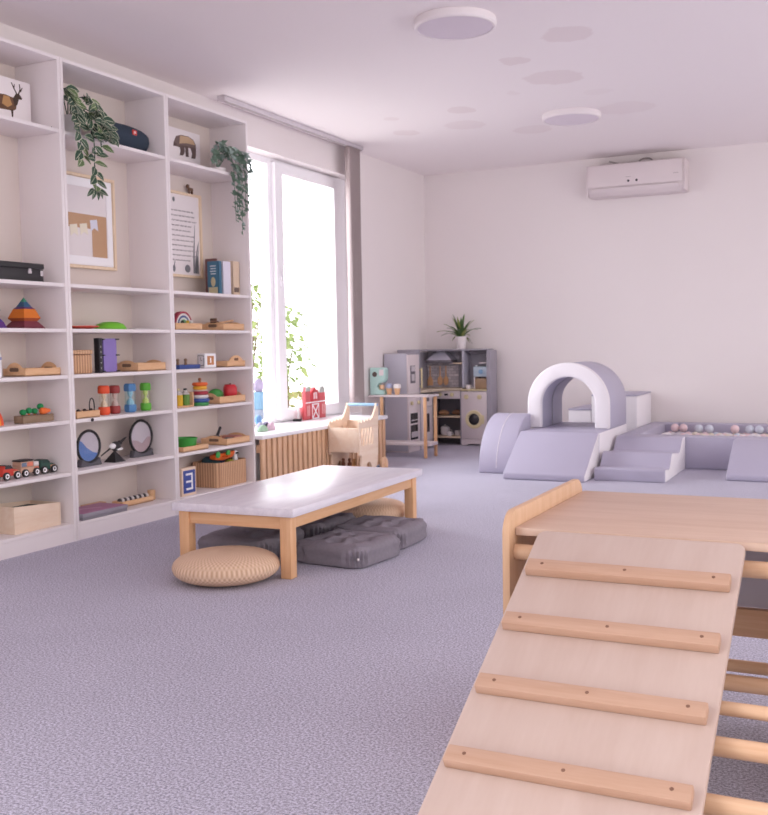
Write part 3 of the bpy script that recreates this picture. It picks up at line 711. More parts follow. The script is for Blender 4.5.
def tube_toy(label, y, x, c, c2, r, h, square=False):
    t = thing('sensory_tube', label, 'sensory toy', (x, y, R5), 0, 'clear sensory tubes in a row')
    n = 6 if square else 28
    for z0, up in ((0, False), (h - .042, True)):
        b = B()
        pr = [(0, 0), (r * .8, 0), (r * .95, .006), (r, .014), (r, .036), (r * .9, .042), (0, .042)]
        if up: pr = [(0, 0), (r * .9, 0), (r, .006), (r, .028), (r * .95, .036), (r * .8, .042), (0, .042)]
        b.lathe(pr, c=(0, 0, z0), n=n); b.make('end_cap', col(c), t)
    b = B(); b.lathe([(r * .84, .040), (r * .84, h - .040)], n=24); b.make('clear_wall', glass('clear tube ' + str(c), tuple(.6 + .4 * v / 255 for v in c2), .08), t)
    b = B(); b.lathe([(0, .042), (r * .6, .042), (r * .6, .058), (r * .16, h * .5), (r * .42, h - .058), (r * .42, h - .043), (0, h - .043)], n=20); b.make('funnel', col(c2), t)
tube_toy('orange capped clear sensory tube next to the bead tray', 4.130, -3.655, (238, 92, 58), (226, 206, 180), .031, .155)
tube_toy('dark red capped sensory tube second in the row', 4.226, -3.665, (156, 62, 62), (206, 178, 172), .029, .152)
tube_toy('blue six sided sensory tube third in the row', 4.346, -3.660, (84, 136, 190), (140, 200, 220), .035, .157, True)
tube_toy('green capped sensory tube at the end of the row', 4.482, -3.665, (96, 178, 62), (202, 222, 120), .030, .155)

def sand_disc(label, x, y, R, sand_c, full):
    t = thing('sand_picture', label, 'sand picture', (x, y, R6), 0, 'round sand pictures')
    zc = .018 + R
    b = B(); b.prism([(-R * .95, 0), (R * .95, 0), (R * .8, .040), (R * .45, .024), (0, .014), (-R * .45, .024), (-R * .8, .040)], .035, TR(-.0175, 0, 0) @ YZ, .003); b.make('stand', plain('grey stand', (92, 90, 98), .6), t)
    b = B(); b.tube([(0, R * math.cos(2 * PI * k / 48), zc + R * math.sin(2 * PI * k / 48)) for k in range(48)], .0075, 8, closed=True); b.make('ring', M_black, t)
    b = B(); b.cyl((-.004, 0, zc), (-.002, 0, zc), R - .004, n=40); b.make('backing_disc', col((204, 196, 206)), t)
    b = B()
    if full: pts = arc(0, zc, R - .006, PI + .15, 2 * PI - .05, 20) + [(R * .62, zc - R * .05), (R * .1, zc - R * .42), (-R * .4, zc - R * .2)]
    else: pts = arc(0, zc, R - .006, PI - .5, 2 * PI - .55, 20) + [(R * .35, zc - R * .38), (-R * .2, zc - R * .05), (-R * .6, zc + .35 * R)]
    b.prism(pts, .003, TR(-.0018, 0, 0) @ YZ); b.make('coloured_sand', sand_c, t)
    b = B(); b.cyl((.003, 0, zc), (.0042, 0, zc), R - .004, n=40); b.make('glass_front', glass('sand glass' + label[:5], (1, 1, 1), .05), t)
sand_disc('round sand picture with flowing blue sand in a black ring', -3.665, 4.013, .083, col((88, 128, 196)), False)
sand_disc('round sand picture with dusky mauve sand in a black ring', -3.70, 4.474, .092, col((186, 162, 170)), True)
t = thing('balancing_bird', 'black and white balancing bird toy on a small dark pyramid', 'toy', (-3.665, 4.21, R6))
b = B(); b.cyl((0, 0, 0), (0, 0, .058), .058, .004, n=4, M=RZ(PI / 4)); b.make('pyramid_stand', M_black, t)
b = B(); b.sph((0, .012, .082), (.018, .036, .028), 14).sph((0, .042, .098), (.012, .018, .014), 12).tube([(0, .05, .102), (0, .085, .118), (0, .10, .124)], [.008, .006, .002], 8); b.make('body', M_black, t)
b = B(); b.tube([(0, -.01, .085), (0, -.06, .062), (0, -.105, .042)], [.006, .004, .003], 8); b.make('tail', M_black, t)
b = B(); b.sph((.006, -.022, .086), (.016, .022, .016), 12).sph((.008, .030, .066), (.012, .030, .008), 12); b.make('white_wing', M_pvc, t)
t = thing('game_box', 'flat boxed game with a purple lid and grey sides', 'board game', (-3.565, 3.845, R7))
b = B(); b.box(-.19, 0, 0, .335, 0, .016, .002); b.make('grey_tray', plain('grey card', (140, 135, 144), .7), t)
b = B(); b.box(-.193, .003, -.003, .338, .0165, .034, .003); b.make('lid_rim', plain('grey card rim', (160, 155, 166), .7), t)
b = B(); b.box(-.186, -.003, .004, .331, .0341, .0352); b.make('purple_top', col((186, 128, 166)), t)
b = B(); b.prism([(-.17, .05), (-.14, .05), (-.05, .20), (-.08, .22)], .001, TR(0, 0, .0353)); b.make('printed_stripe', col((206, 160, 190)), t)
t = tray('long wooden tray holding a striped bead string', -3.735, -3.66, 4.255, 4.515, R7, .030)
for k in range(12):
    tag(B().sph((0, 0, 0), (.016, .0102, .016), 12).make('striped_bead', col((232, 226, 226) if k % 2 else (70, 62, 66)), loc=(-3.6975, 4.275 + .0205 * k, R7 + .0225 + .0065)), '%s bead %s along the string in the long tray' % ('white' if k % 2 else 'black', ['first', 'second', 'third', 'fourth', 'fifth', 'sixth', 'seventh', 'eighth', 'ninth', 'tenth', 'eleventh', 'last'][k]), 'bead', 'striped bead string')
tag(B().box(-3.81, -3.765, 4.09, 4.245, R7, R7 + .03, .004).make('wooden_board', M_slat), 'dark brown wooden strip lying behind the purple game box', 'block')
tag(B().cyl((-3.70, 4.548, R7), (-3.70, 4.548, R7 + .055), .022, n=20, bev=.003).make('wooden_pot', M_tray), 'small wooden pot at the end of the bead tray', 'pot')

# --- third bookcase
t = tray('wooden tray holding the small painted rainbow', -3.74, -3.60, 4.693, 4.945, R3, .040)
t2 = thing('toy_rainbow', 'small painted wooden rainbow arch standing in a tray', 'toy', (-3.675, 4.846, R3 + .0065))
for k, cc in enumerate(((170, 60, 80), (232, 226, 224), (84, 100, 150), (226, 230, 224), (110, 170, 120))):
    r1 = .083 - .012 * k
    B().prism(arc(0, .022, r1, 0, PI, 22) + arc(0, .022, r1 - .0118, PI, 0, 22), .03, TR(-.015, 0, 0) @ YZ).make('arch_band', col(cc), t2)
b = B(); b.box(-.015, .015, -.083, .083, 0, .0215, .002); b.make('base_bar', M_tray, t2)
for k, (cc, lab) in enumerate((((226, 190, 60), 'yellow peg in front of the small rainbow'), ((52, 72, 60), 'dark green peg at the end of the small rainbow'), ((230, 226, 224), 'white peg in front of the small rainbow'))):
    b = B(); b.cyl((0, 0, 0), (0, 0, .034), .010, n=14, bev=.002).sph((0, 0, .042), .010, 12)
    tag(b.make('peg_doll', col(cc), loc=(-3.635, (4.85, 4.80, 4.885)[k], R3 + .0065)), lab, 'peg doll', 'pegs in the rainbow tray')
t = tray('wooden tray with a handle hole holding brown wooden tools', -3.765, -3.60, 5.165, 5.392, R3, .042, 'y', archh=.012)
for k, (dx, dy, a, L, lab) in enumerate(((-3.70, 5.215, .5, .07, 'dark wooden mallet sticking up out of the tool tray'), (-3.68, 5.29, -.6, .06, 'brown wooden screwdriver lying in the tool tray'))):
    t3 = thing('wooden_tool', lab, 'toy tool', (dx, dy, R3 + .045 + .012 * (1 - k)), a, 'wooden tools in the tray')
    B().cyl((0, -L, .0), (0, L, .018), .007, n=10).make('handle', M_slat, t3)
    B().cyl((-.02, -L + .005, .004), (.02, -L + .005, .004), .014, n=12, bev=.003).make('tool_head', col((104, 76, 62)), t3)
t = thing('blue_tray', 'shallow blue tray on the shelf beside the clock cube', 'tray', (-3.60, 4.715, R4))
b = B(); b.box(-.13, 0, 0, .20, 0, .008, .002); b.make('base', col((62, 84, 150)), t)
b = B(); b.box(-.13, -.122, 0, .20, .008, .024, .002).box(-.008, 0, 0, .20, .008, .024, .002).box(-.122, -.008, 0, .008, .008, .024, .002).box(-.122, -.008, .192, .20, .008, .024, .002); b.make('rim', col((62, 84, 150)), t)
for k, y in enumerate((4.79, 4.865)):
    tag(B().cyl((0, 0, 0), (0, 0, .035), .010, .008, n=12, bev=.002).sph((0, 0, .043), .010, 12).make('peg_doll', col((150, 120, 98)), loc=(-3.67, y, R4 + .0085)), ['brown peg nearer the divider in the blue tray', 'brown peg nearer the clock cube in the blue tray'][k], 'peg doll', 'pegs in the blue tray')
t = thing('clock_cube', 'white toy cube with a drawn clock and a tan panel', 'toy', (-3.655, 5.055, R4), -.35)
b = B(); b.box(-.042, .042, -.042, .042, 0, .088, .006); b.make('cube', M_pvc, t)
b = B()
for a in ((-.032, -.029), (.029, .032)): b.box(a[0], a[1], -.0428, -.0418, .016, .074)
b.box(-.032, .032, -.0428, -.0418, .014, .017).box(-.032, .032, -.0428, -.0418, .073, .076).box(-.001, .001, -.0428, -.0418, .045, .064).box(-.001, .016, -.0428, -.0418, .044, .046); b.make('drawn_clock', M_black, t)
b = B(); b.box(.0415, .0432, -.024, .024, .018, .072, .002); b.make('tan_panel', col((196, 132, 84)), t)
b = B(); b.box(.0432, .0438, -.004, .004, .03, .06); b.make('panel_hands', M_pvc, t)
t = tray('wooden carry tray with a tall arched handle side', -3.70, -3.60, 5.195, 5.392, R4, .038, 'f', archh=.034)
t = thing('bottle_rack', 'wooden stand holding two small bottles of coloured sand', 'rack', (-3.60, 4.69, R5))
b = B(); b.box(-.07, 0, 0, .15, 0, .010, .002).box(-.07, -.062, 0, .15, .010, .075, .002); b.make('base', M_tray, t)
b = B(); b.box(-.07, 0, .142, .152, .0, .088, .003); b.make('end_panel', M_tray, t)
for y, c_, lab in ((4.735, (222, 178, 46), 'little bottle of yellow sand in the wooden stand'), (4.80, (96, 140, 62), 'little bottle of green sand in the wooden stand')):
    t = thing('sand_bottle', lab, 'bottle', (-3.63, y, R5 + .0105), 0, 'sand bottles in the stand')
    B().lathe([(0, 0), (.024, 0), (.025, .004), (.025, .062), (0, .064)], n=20).make('coloured_sand', col(c_), t)
    B().lathe([(.0255, .064), (.0255, .070), (.013, .078), (.012, .088), (0, .089)], n=20).make('clear_neck', col((206, 200, 196), .2), t)
    B().cyl((0, 0, .0892), (0, 0, .1), .010, n=14, bev=.001).make('stopper', M_black if c_[0] < 100 else M_cream, t)
t = thing('ring_stacker', 'rainbow ring stacker toy with a wooden knob', 'stacking toy', (-3.615, 4.925, R5))
rc = [((70, 150, 86), .052, .0), ((64, 92, 160), .056, .022), ((226, 222, 222), .050, .046), ((170, 56, 70), .048, .062), ((228, 222, 214), .050, .0), ((232, 178, 62), .043, .088), ((232, 108, 56), .047, .108)]
zz = 0
for cc, r, _ in rc:
    h = .022 if cc[0] != 228 else .008
    B().lathe([(0, zz), (r - .008, zz), (r, zz + h * .4), (r, zz + h * .6), (r - .006, zz + h - .0004), (0, zz + h - .0004)], n=28).make('ring', col(cc), t); zz += h
B().cyl((0, 0, zz), (0, 0, zz + .014), .007, n=12).sph((0, 0, zz + .018), .010, 12).make('knob', col((150, 100, 72)), t)
t = tray('wooden tray with a handle hole holding toy fruit', -3.745, -3.59, 5.09, 5.37, R5, .044, 'y', archh=.022)
t = thing('toy_pepper', 'glossy red toy pepper in the fruit tray', 'toy fruit', (-3.665, 5.310, R5 + .0065))
b = B(); b.lathe([(0, .006), (.026, 0), (.040, .02), (.046, .055), (.044, .085), (.034, .104), (.016, .098), (0, .09)], n=36, ripple=.06, rn=4); b.make('flesh', col((212, 52, 62), .3), t)
b = B(); b.cyl((0, 0, .09), (.004, 0, .112), .006, .005, n=8); b.make('stalk', col((120, 60, 60)), t)
t = thing('toy_melon', 'green toy melon slice in the fruit tray', 'toy fruit', (-3.675, 5.165, R5 + .0065))
b = B(); b.sph((0, 0, .042), (.040, .066, .042), 20); b.make('rind', plain('melon rind', (70, 150, 72), .4, .35, 30), t)
tag(B().sph((0, 0, .026), (.024, .022, .026), 14).make('toy_plum', col((198, 120, 130), .4), loc=(-3.705, 5.229, R5 + .0065)), 'dusky pink toy fruit between the melon and the pepper', 'toy fruit')

t = tray('low wooden tray holding a green bowl', -3.752, -3.58, 4.70, 4.945, R6, .030)
t = thing('toy_bowl', 'green toy bowl standing in a low wooden tray', 'bowl', (-3.664, 4.83, R6 + .0068))
B().lathe([(0, 0), (.04, 0), (.062, .014), (.070, .055), (.073, .066), (.070, .067), (.064, .05), (.055, .012), (0, .008)], n=32).make('shell', col((70, 164, 72), .4), t)
t = tray('wooden tray with a handle hole under a dark toy brush', -3.77, -3.575, 5.13, 5.385, R6, .040, 'y', archh=.018)
t = thing('toy_brush', 'dark grey brush standing up in the wooden tray', 'toy tool', (-3.69, 5.205, R6 + .0068), .15)
b = B(); b.cyl((0, -.03, .03), (0, .03, .095), .009, n=10); b.make('handle', M_black, t); b = B(); b.box(-.02, .02, -.055, -.01, 0, .05, .01); b.make('bristles', plain('grey bristles', (92, 92, 100), .9), t)
tag(B().cyl((-3.63, 5.20, R6 + .026), (-3.63, 5.30, R6 + .021), .018, .012, n=12, bev=.003).make('toy_torch', plain('grey toy plastic', (120, 116, 122), .5)), 'grey tapered toy lying across the tray behind the table', 'toy tool')
tag(B().box(-3.72, -3.62, 5.28, 5.37, R6 + .0065, R6 + .045, .006).make('toy_brick', col((190, 126, 116))), 'dusty pink block at the end of the brush tray', 'block')

# letter block
t = thing('letter_block', 'wooden letter block with an upturned white E on blue', 'block', (-3.583, 4.682, R7), .0)
b = B(); b.box(-.034, 0, 0, .135, 0, .165, .003); b.make('block', M_box, t)
b = B(); b.box(-.001, .0025, .012, .123, .016, .149, .001); b.make('blue_panel', col((62, 82, 160)), t)
b = B(); b.box(.0024, .0036, .085, .098, .034, .132).box(.0024, .0036, .034, .0849, .034, .046).box(.0024, .0036, .034, .0849, .077, .089).box(.0024, .0036, .034, .0849, .120, .132); b.make('letter', M_pvc, t)
# wicker basket with toys
def rrect(x0, x1, y0, y1, r, n=6):
    return arc(x1 - r, y1 - r, r, 0, PI / 2, n) + arc(x0 + r, y1 - r, r, PI / 2, PI, n) + arc(x0 + r, y0 + r, r, PI, 1.5 * PI, n) + arc(x1 - r, y0 + r, r, 1.5 * PI, 2 * PI, n)
t = thing('wicker_basket', 'woven brown basket full of bright plastic toys', 'basket', (-3.59, 5.055, R7))
outp = rrect(-.21, 0, 0, .325, .035); inn = rrect(-.202, -.008, .008, .317, .03); m = len(outp)
vs = [(p[0], p[1], 0) for p in outp] + [(p[0], p[1], .148) for p in outp] + [(p[0], p[1], .148) for p in inn] + [(p[0], p[1], .01) for p in inn]
fs = [tuple(range(m))[::-1], tuple(3 * m + k for k in range(m))]
for r in range(3):
    for k in range(m): fs.append((r * m + k, r * m + (k + 1) % m, (r + 1) * m + (k + 1) % m, (r + 1) * m + k))
b = B(); b.faces(vs, fs); b.make('woven_body', M_wick, t)
b = B(); b.tube([(p[0], p[1], .148) for p in rrect(-.206, -.004, .004, .321, .033)], .005, 8, closed=True); b.make('rim', M_wick, t)
zb = R7 + .011
t = thing('toy_plane', 'orange plastic toy plane with green wheels on top of the basket', 'toy', (-3.660, 5.190, zb + .158), .03)
b = B(); b.prism([(-.10, .0), (-.02, -.012), (.10, 0), (.13, .030), (.11, .038), (.03, .026), (-.05, .036), (-.10, .022)], .045, TR(-.0225, 0, .0) @ YZ, .006); b.make('body', col((240, 112, 44)), t)
b = B(); b.box(-.07, .07, -.03, .03, .012, .020, .004); b.make('wing', col((240, 112, 44)), t)
for y in (-.085, .03):
    b = B(); b.cyl((.024, y, .03), (.036, y, .03), .020, n=18, bev=.003); b.make('wheel', col((74, 178, 90)), t)
for k, (x, y, z, r, c_, lab) in enumerate(((-3.655, 5.112, zb + .108, .046, (44, 74, 78), 'dark teal ball at the near end of the basket'), (-3.745, 5.27, zb + .135, .044, (50, 66, 110), 'navy blue ball in the basket behind the toy plane'), (-3.642, 5.258, zb + .105, .040, (182, 196, 70), 'lime ball in the basket under the toy plane'), (-3.745, 5.165, zb + .125, .044, (60, 96, 110), 'dull blue ball at the back of the basket'), (-3.655, 5.330, zb + .070, .036, (74, 86, 130), 'small indigo ball at the far end of the basket'), (-3.742, 5.22, zb + .036, .036, (84, 120, 140), 'small grey blue ball low at the back of the basket'))):
    tag(B().sph((0, 0, 0), r, 18).make('toy_ball', col(c_), loc=(x, y, z)), lab, 'ball', 'balls in the wicker basket')
t = thing('toy_figure', 'small white plastic toy figure at the far end of the basket', 'figurine', (-3.655, 5.330, zb + .1065))
b = B(); b.lathe([(0, 0), (.02, 0), (.022, .02), (.012, .055), (0, .06)], n=16).sph((0, 0, .072), .018, 14); b.make('figure', M_pvc, t)
B().box(.010, .022, -.012, .012, .066, .076, .003).make('visor', M_black, t)

# ------------------------------------------------------------------ low table, poufs, cushions
t = thing('low_table', 'low white topped children table with pale pine legs', 'table', (-2.41, 4.138, 0), math.radians(1.4))
b = B(); b.box(-.298, .298, -.693, .693, .257, .292, .003); b.make('table_top', M_limed, t)
for x in (-.246, .252):
    for y in (-.655, .632):
        b = B(); b.box(x - .025, x + .025, y - .025, y + .025, 0, .2565, .003); b.make('leg', M_pine, t)
for y in (-.66, .637):
    b = B(); b.box(-.2205, .2265, y - .011, y + .011, .203, .2565, .002); b.make('end_apron', M_pinex, t)
for x in (-.251, .257):
    b = B(); b.box(x - .011, x + .011, -.6295, .6065, .203, .2565, .002); b.make('side_apron', M_piney, t)

def pouf(label, x, y, R, h):
    t = thing('straw_pouf', label, 'pouf', (x, y, 0), random.random(), 'round woven straw poufs')
    pr = []
    for k in range(33):
        a = -PI / 2 + PI * k / 32
        r = R * max(0, math.cos(a)) ** .52; z = h / 2 + h / 2 * math.sin(a)
        if k == 0 or k == 32: r = 0
        pr.append((r * (1 + .006 * (k % 2)), z))
    b = B(); b.lathe(pr, n=72, ripple=.003, rn=36); b.make('woven_seat', M_pouf, t)
    b = B(); b.lathe([(0, h + .001), (.012, h), (.018, h - .004), (.012, h - .008)], n=20); b.make('centre_knot', M_pouf, t)
pouf('round straw pouf in front of the table leg', -2.366, 3.367, .218, .120)
pouf('round straw pouf half hidden under the far end of the table', -2.415, 4.80, .192, .118)

def cushion(label, x, y, hw, h, rz, seed):
    t = thing('floor_cushion', label, 'cushion', (x, y, 0), rz, 'charcoal tufted floor cushions')
    rnd = random.Random(seed); N = 104; ring = []
    def sq(a, p=.32):
        c, s = math.cos(a), math.sin(a)
        return math.copysign(abs(c) ** p, c), math.copysign(abs(s) ** p, s)
    S = [sq(2 * PI * k / N) for k in range(N)]
    prof = [(.93, .0), (.985, .006), (1.005, .018), (.985, .034), (.985, .050), (1.01, .066), (1.0, .078), (.965, .086)]
    tuft = [(a, c) for a in (-.5, 0, .5) for c in (-.5, 0, .5)]
    def top(u, v):
        e = max(abs(u), abs(v)); z = h * (.92 + .34 * (1 - e ** 4))
        for a, c in tuft:
            z -= h * .50 * math.exp(-((u - a) ** 2 + (v - c) ** 2) / .030)
        return z + .004 * math.sin(5 * u + seed) * math.sin(6 * v + 2 * seed)
    vs = []
    for s, z in prof:
        for k in range(N):
            rib = 1 + .032 * math.cos(k * 2 * PI / 4) * math.sin(min(1, z / .09) * PI)
            vs.append((S[k][0] * hw * s * rib, S[k][1] * hw * s * rib, z * h / .09 + rnd.uniform(-.001, .001)))
    T = [.955, .9, .8, .7, .6, .5, .4, .3, .2, .1]
    for q in T:
        for k in range(N):
            u, v = S[k][0] * q, S[k][1] * q; vs.append((u * hw, v * hw, top(u, v)))
    vs.append((0, 0, top(0, 0))); fs = []; R = len(prof) + len(T)
    for r in range(R - 1):
        for k in range(N): fs.append((r * N + k, r * N + (k + 1) % N, (r + 1) * N + (k + 1) % N, (r + 1) * N + k))
    c = len(vs) - 1
    for k in range(N): fs.append(((R - 1) * N + k, (R - 1) * N + (k + 1) % N, c))
    fs.append(tuple(range(N))[::-1])
    b = B(); b.faces(vs, fs); b.make('stuffed_cover', M_cush, t)
    for a, c in tuft:
        b = B(); b.sph((a * hw, c * hw, top(a, c) + .002), (.009, .009, .004), 10); b.make('tuft_button', M_cush, t)
    b = B(); b.sph((hw * .93, -hw * .93, h * .5), (.006, .006, .006), 10); b.make('corner_button', M_white, t)
cushion('charcoal tufted floor cushion nearest the camera beside the table leg', -2.094, 3.912, .185, .088, -.11, 1)
cushion('charcoal tufted floor cushion beyond the front one, sticking out past the table side', -2.122, 4.305, .185, .090, .03, 2)
cushion('blue grey tufted floor cushion wholly under the table behind the straw pouf', -2.585, 3.89, .195, .088, .06, 3)
cushion('charcoal tufted floor cushion under the middle of the table', -2.535, 4.34, .185, .088, -.04, 4)

# ------------------------------------------------------------------ soft play
def soft_block(name, label, cat, pts, x0, x1, mats=(None, None), bev=.012, group=None):
    """profile (y,z) pushed along x: skin takes material 0, the two flat ends material 1"""
    t = thing(name, label, cat, ((x0 + x1) / 2, pts[0][0], 0), 0, group)
    W = x1 - x0; y0 = pts[0][0]; P = [(p[0] - y0, p[1]) for p in pts]
    b = B(); b.prism(P, W - .004, TR(-W / 2 + .002, 0, 0) @ YZ, bev, 0, 3)
    for f in b.bm.faces:
        if abs(f.normal.x) > .9: f.material_index = 1
    b.make('foam_body', [mats[0] or M_grey, mats[1] or M_pale], t)
    b = B(); n = len(P)
    return t
RX0, RX1 = -2.306, -1.723
soft_block('soft_ramp', 'grey foam ramp with white sides leading up to the arch', 'play block', [(6.62, 0), (6.62, .045), (7.02, .305), (7.035, .305), (7.035, 0)], RX0, RX1)
t = soft_block('soft_platform', 'grey topped foam platform carrying the white arch', 'play block', [(7.037, 0), (7.037, .303), (7.945, .303), (7.945, 0)], RX0, RX1)
q = [(6.90, 0)] + [(7.314 - .414 * math.cos(a), .415 * math.sin(a)) for a in [PI / 2 * k / 16 for k in range(1, 17)]] + [(7.314, 0)]
t = soft_block('soft_quarter_round', 'curved grey foam quarter round slide left of the ramp', 'play block', q, -2.590, -2.312, (M_grey, M_grey))
b = B(); b.tube([(0, p[0] - 6.90, p[1] + .0005) for p in q[1:-1]], .0025, 6); b.make('seam', M_pale, t)
# arch
t = thing('soft_arch', 'white fronted grey foam arch standing on the platform', 'play block', (-2.032, 7.318, .3035))
ho, hi_, lg, D = .312, .203, .18, .59
outer = [(ho, 0)] + arc(0, lg, ho, 0, PI, 40) + [(-ho, 0)]
inner = [(-hi_, 0)] + arc(0, lg, hi_, PI, 0, 32) + [(hi_, 0)]
b = B(); b.prism(outer + inner, .052, XZ, .014, 0, 3); b.make('white_front', M_pale, t)
b = B(); sc = .992
b.prism([(p[0] * sc, p[1] * (sc if p[1] else 1)) for p in outer] + [(p[0] * 1.015, p[1]) for p in inner], D - .053, TR(0, .053, 0) @ XZ, .006); b.make('grey_body', M_grey, t)
b = B(); b.tube([(p[0] * .995, D * .5, p[1]) for p in inner], .003, 6); b.make('seam', M_kgrey, t)
# stairs
st = [(6.765, 0), (6.765, .078), (6.775, .086), (6.80, .090), (6.90, .078), (6.935, .085), (6.965, .115), (7.0, .160), (7.03, .174), (7.12, .166), (7.28, .150), (7.335, .156), (7.375, .185), (7.42, .228), (7.455, .242), (7.57, .242), (7.57, 0)]
soft_block('soft_stairs', 'wavy grey foam stairs with white sides in front of the ball pit', 'play block', st, -1.698, -1.216, bev=.008)
soft_block('soft_ramp', 'grey foam ramp at the right picture edge leaning on the ball pit', 'play block', [(7.008, 0), (7.008, .04), (7.42, .238), (7.572, .238), (7.572, 0)], -.868, -.29)
# white step block
t = thing('soft_step_block', 'white two step foam block with grey tops against the back wall', 'play block', (-1.721, 8.30, 0))
b = B(); b.box(-.578, -.382, 0, .60, 0, .372, .01).box(-.380, 0, 0, .60, 0, .492, .01); b.make('white_body', M_pale, t)
b = B(); b.box(-.578, -.383, .002, .598, .3725, .386, .006).box(-.380, 0, .002, .598, .4925, .506, .006); b.make('grey_top', M_grey, t)
# ball pit
t = thing('ball_pit', 'low grey foam ball pit along the back wall', 'ball pit', (-1.715, 7.577, 0))
b = B(); L = 2.3
b.box(0, L, 0, .15, 0, .238, .012); b.make('front_wall', M_grey, t)
b = B(); b.box(0, .14, .1505, 1.20, 0, .238, .012); b.make('end_wall', M_grey, t)
b = B(); b.box(L - .14, L, .1505, 1.20, 0, .238, .012); b.make('end_wall', M_grey, t)
b = B(); b.box(.0, L, 1.2005, 1.35, 0, .238, .012); b.make('back_wall', M_grey, t)
b = B(); b.box(.1405, L - .1405, .1505, 1.20, 0, .103, .005); b.make('floor_mat', M_grey, t)
BALL = [col((236, 210, 214), .35), col((240, 235, 238), .35), col((236, 226, 212), .35), col((212, 218, 232), .35), col((218, 213, 224), .35)]
CN = ['pink', 'white', 'beige', 'pale blue', 'pale grey']
rnd = random.Random(4); nb = 0; meshes = []
for m in BALL:
    bb = B(); bb.sph((0, 0, 0), .035, 18)
    o = bb.make('play_ball', m, loc=(0, 0, -5)); meshes.append(o.data); bpy.data.objects.remove(o)
def play_ball(x, y, z, k):
    o = bpy.data.objects.new('play_ball', meshes[k]); COL.objects.link(o); o.location = (x, y, z)
    tag(o, '%s plastic ball among the others in the ball pit' % CN[k], 'ball', '%s balls in the ball pit' % CN[k])
for j in range(9):
    for i in range(15):
        x = -1.530 + i * .0755 + (.036 if j % 2 else 0) + rnd.uniform(-.001, .001); y = 8.735 - j * .0665
        pk = rnd.choice((0, 0, 4, 1)) if i < 3 else rnd.choice((0, 1, 1, 2, 2, 3, 4, 4))
        if j < 2 or rnd.random() < .72: play_ball(x, y, .1385 + (rnd.uniform(.0, .012) if j > 1 else 0), pk)
for (x, y, k) in ((-1.485, 8.70, 0), (-1.415, 8.69, 0), (-1.285, 8.66, 3), (-1.20, 8.655, 3), (-1.00, 8.68, 0), (-.885, 8.68, 3), (-.81, 8.67, 3), (-.655, 8.68, 2), (-.58, 8.66, 2), (-.51, 8.68, 2), (-.72, 8.69, 4)):
    play_ball(x, y, .206, k)

# ------------------------------------------------------------------ play kitchen
KY = 8.745
t = thing('play_kitchen', 'grey and white corner play kitchen with hood, fridge and washing machine', 'play kitchen', (-3.48, 8.75, 0)); K = (-3.48, 8.75, 0)
def kp(name, mat, fn, parent=t):
    b = B(); fn(b); return b.make(name, mat, parent, loc=(-K[0], -K[1], 0) if parent is t else (0, 0, 0))
def kp2(name, mat, fn, parent):
    b = B(); fn(b); return b.make(name, mat, parent)
WL, WF = -3.868, -3.640
kp('fridge_side', M_kside, lambda b: b.box(WL, WF - .012, 7.982, 7.998, .012, .874, .003))
kp('wing_back', M_kgrey, lambda b: b.box(WL, WL + .012, 7.999, 8.93, .012, .874))
kp('fridge_top', M_kgrey, lambda b: b.box(WL, WF - .004, 7.999, 8.262, .862, .874, .002))
kp('wing_divider', M_kgrey, lambda b: b.box(WL + .0125, WF - .002, 8.235, 8.262, .0, .905, .002))
d = kp('fridge_door', M_kwhite, lambda b: b.box(WF - .012, WF + .004, 7.984, 8.225, .505, .862, .004))
kp2('dispenser', M_kdark, lambda b: b.box(WF + .0035, WF + .0065, 8.030, 8.132, .61, .765, .002), d)
kp2('dispenser_tray', M_metal, lambda b: b.box(WF + .006, WF + .012, 8.045, 8.118, .715, .76, .002).box(WF + .006, WF + .010, 8.05, 8.11, .63, .69, .002), d)
kp('fridge_handle', M_cream, lambda b: b.cyl((WF + .018, 8.243, .56), (WF + .018, 8.243, .74), .008, n=12).box(WF - .002, WF + .018, 8.238, 8.248, .57, .58).box(WF - .002, WF + .018, 8.238, 8.248, .72, .73))
d = kp('oven_door', M_kwhite, lambda b: b.box(WF - .012, WF + .004, 7.984, 8.230, .045, .495, .004))
kp2('oven_window', M_dark, lambda b: b.box(WF + .0035, WF + .0065, 8.020, 8.172, .255, .345, .002).box(WF + .0035, WF + .0065, 8.020, 8.172, .110, .240, .002), d)
kp2('oven_rack', M_metal, lambda b: b.box(WF + .006, WF + .012, 8.03, 8.165, .278, .286), d)
kp2('oven_tray', M_metal, lambda b: b.box(WF + .006, WF + .013, 8.03, 8.165, .13, .18, .004), d)
for y in (8.035, 8.185):
    kp2('oven_knob', M_cream, lambda b: b.cyl((WF + .004, y, .435), (WF + .022, y, .435), .016, n=16, bev=.003), d)
kp('plinth', M_kwhite, lambda b: b.box(WL + .02, WF - .004, 7.990, 8.36, 0, .0445, .002))
d = kp('dishwasher_door', M_kwhite, lambda b: b.box(WF - .012, WF + .002, 8.265, 8.52, .055, .495, .004))
kp2('dishwasher_window', M_dark, lambda b: b.box(WF + .0015, WF + .005, 8.372, 8.440, .15, .32, .002), d)
kp2('dishwasher_handle', M_metal, lambda b: b.cyl((WF + .014, 8.30, .385), (WF + .014, 8.48, .385), .006, n=10).box(WF, WF + .014, 8.305, 8.315, .38, .39).box(WF, WF + .014, 8.465, 8.475, .38, .39), d)
kp2('dishwasher_knob', M_kdark, lambda b: b.cyl((WF + .002, 8.39, .45), (WF + .02, 8.39, .45), .018, n=16, bev=.003), d)
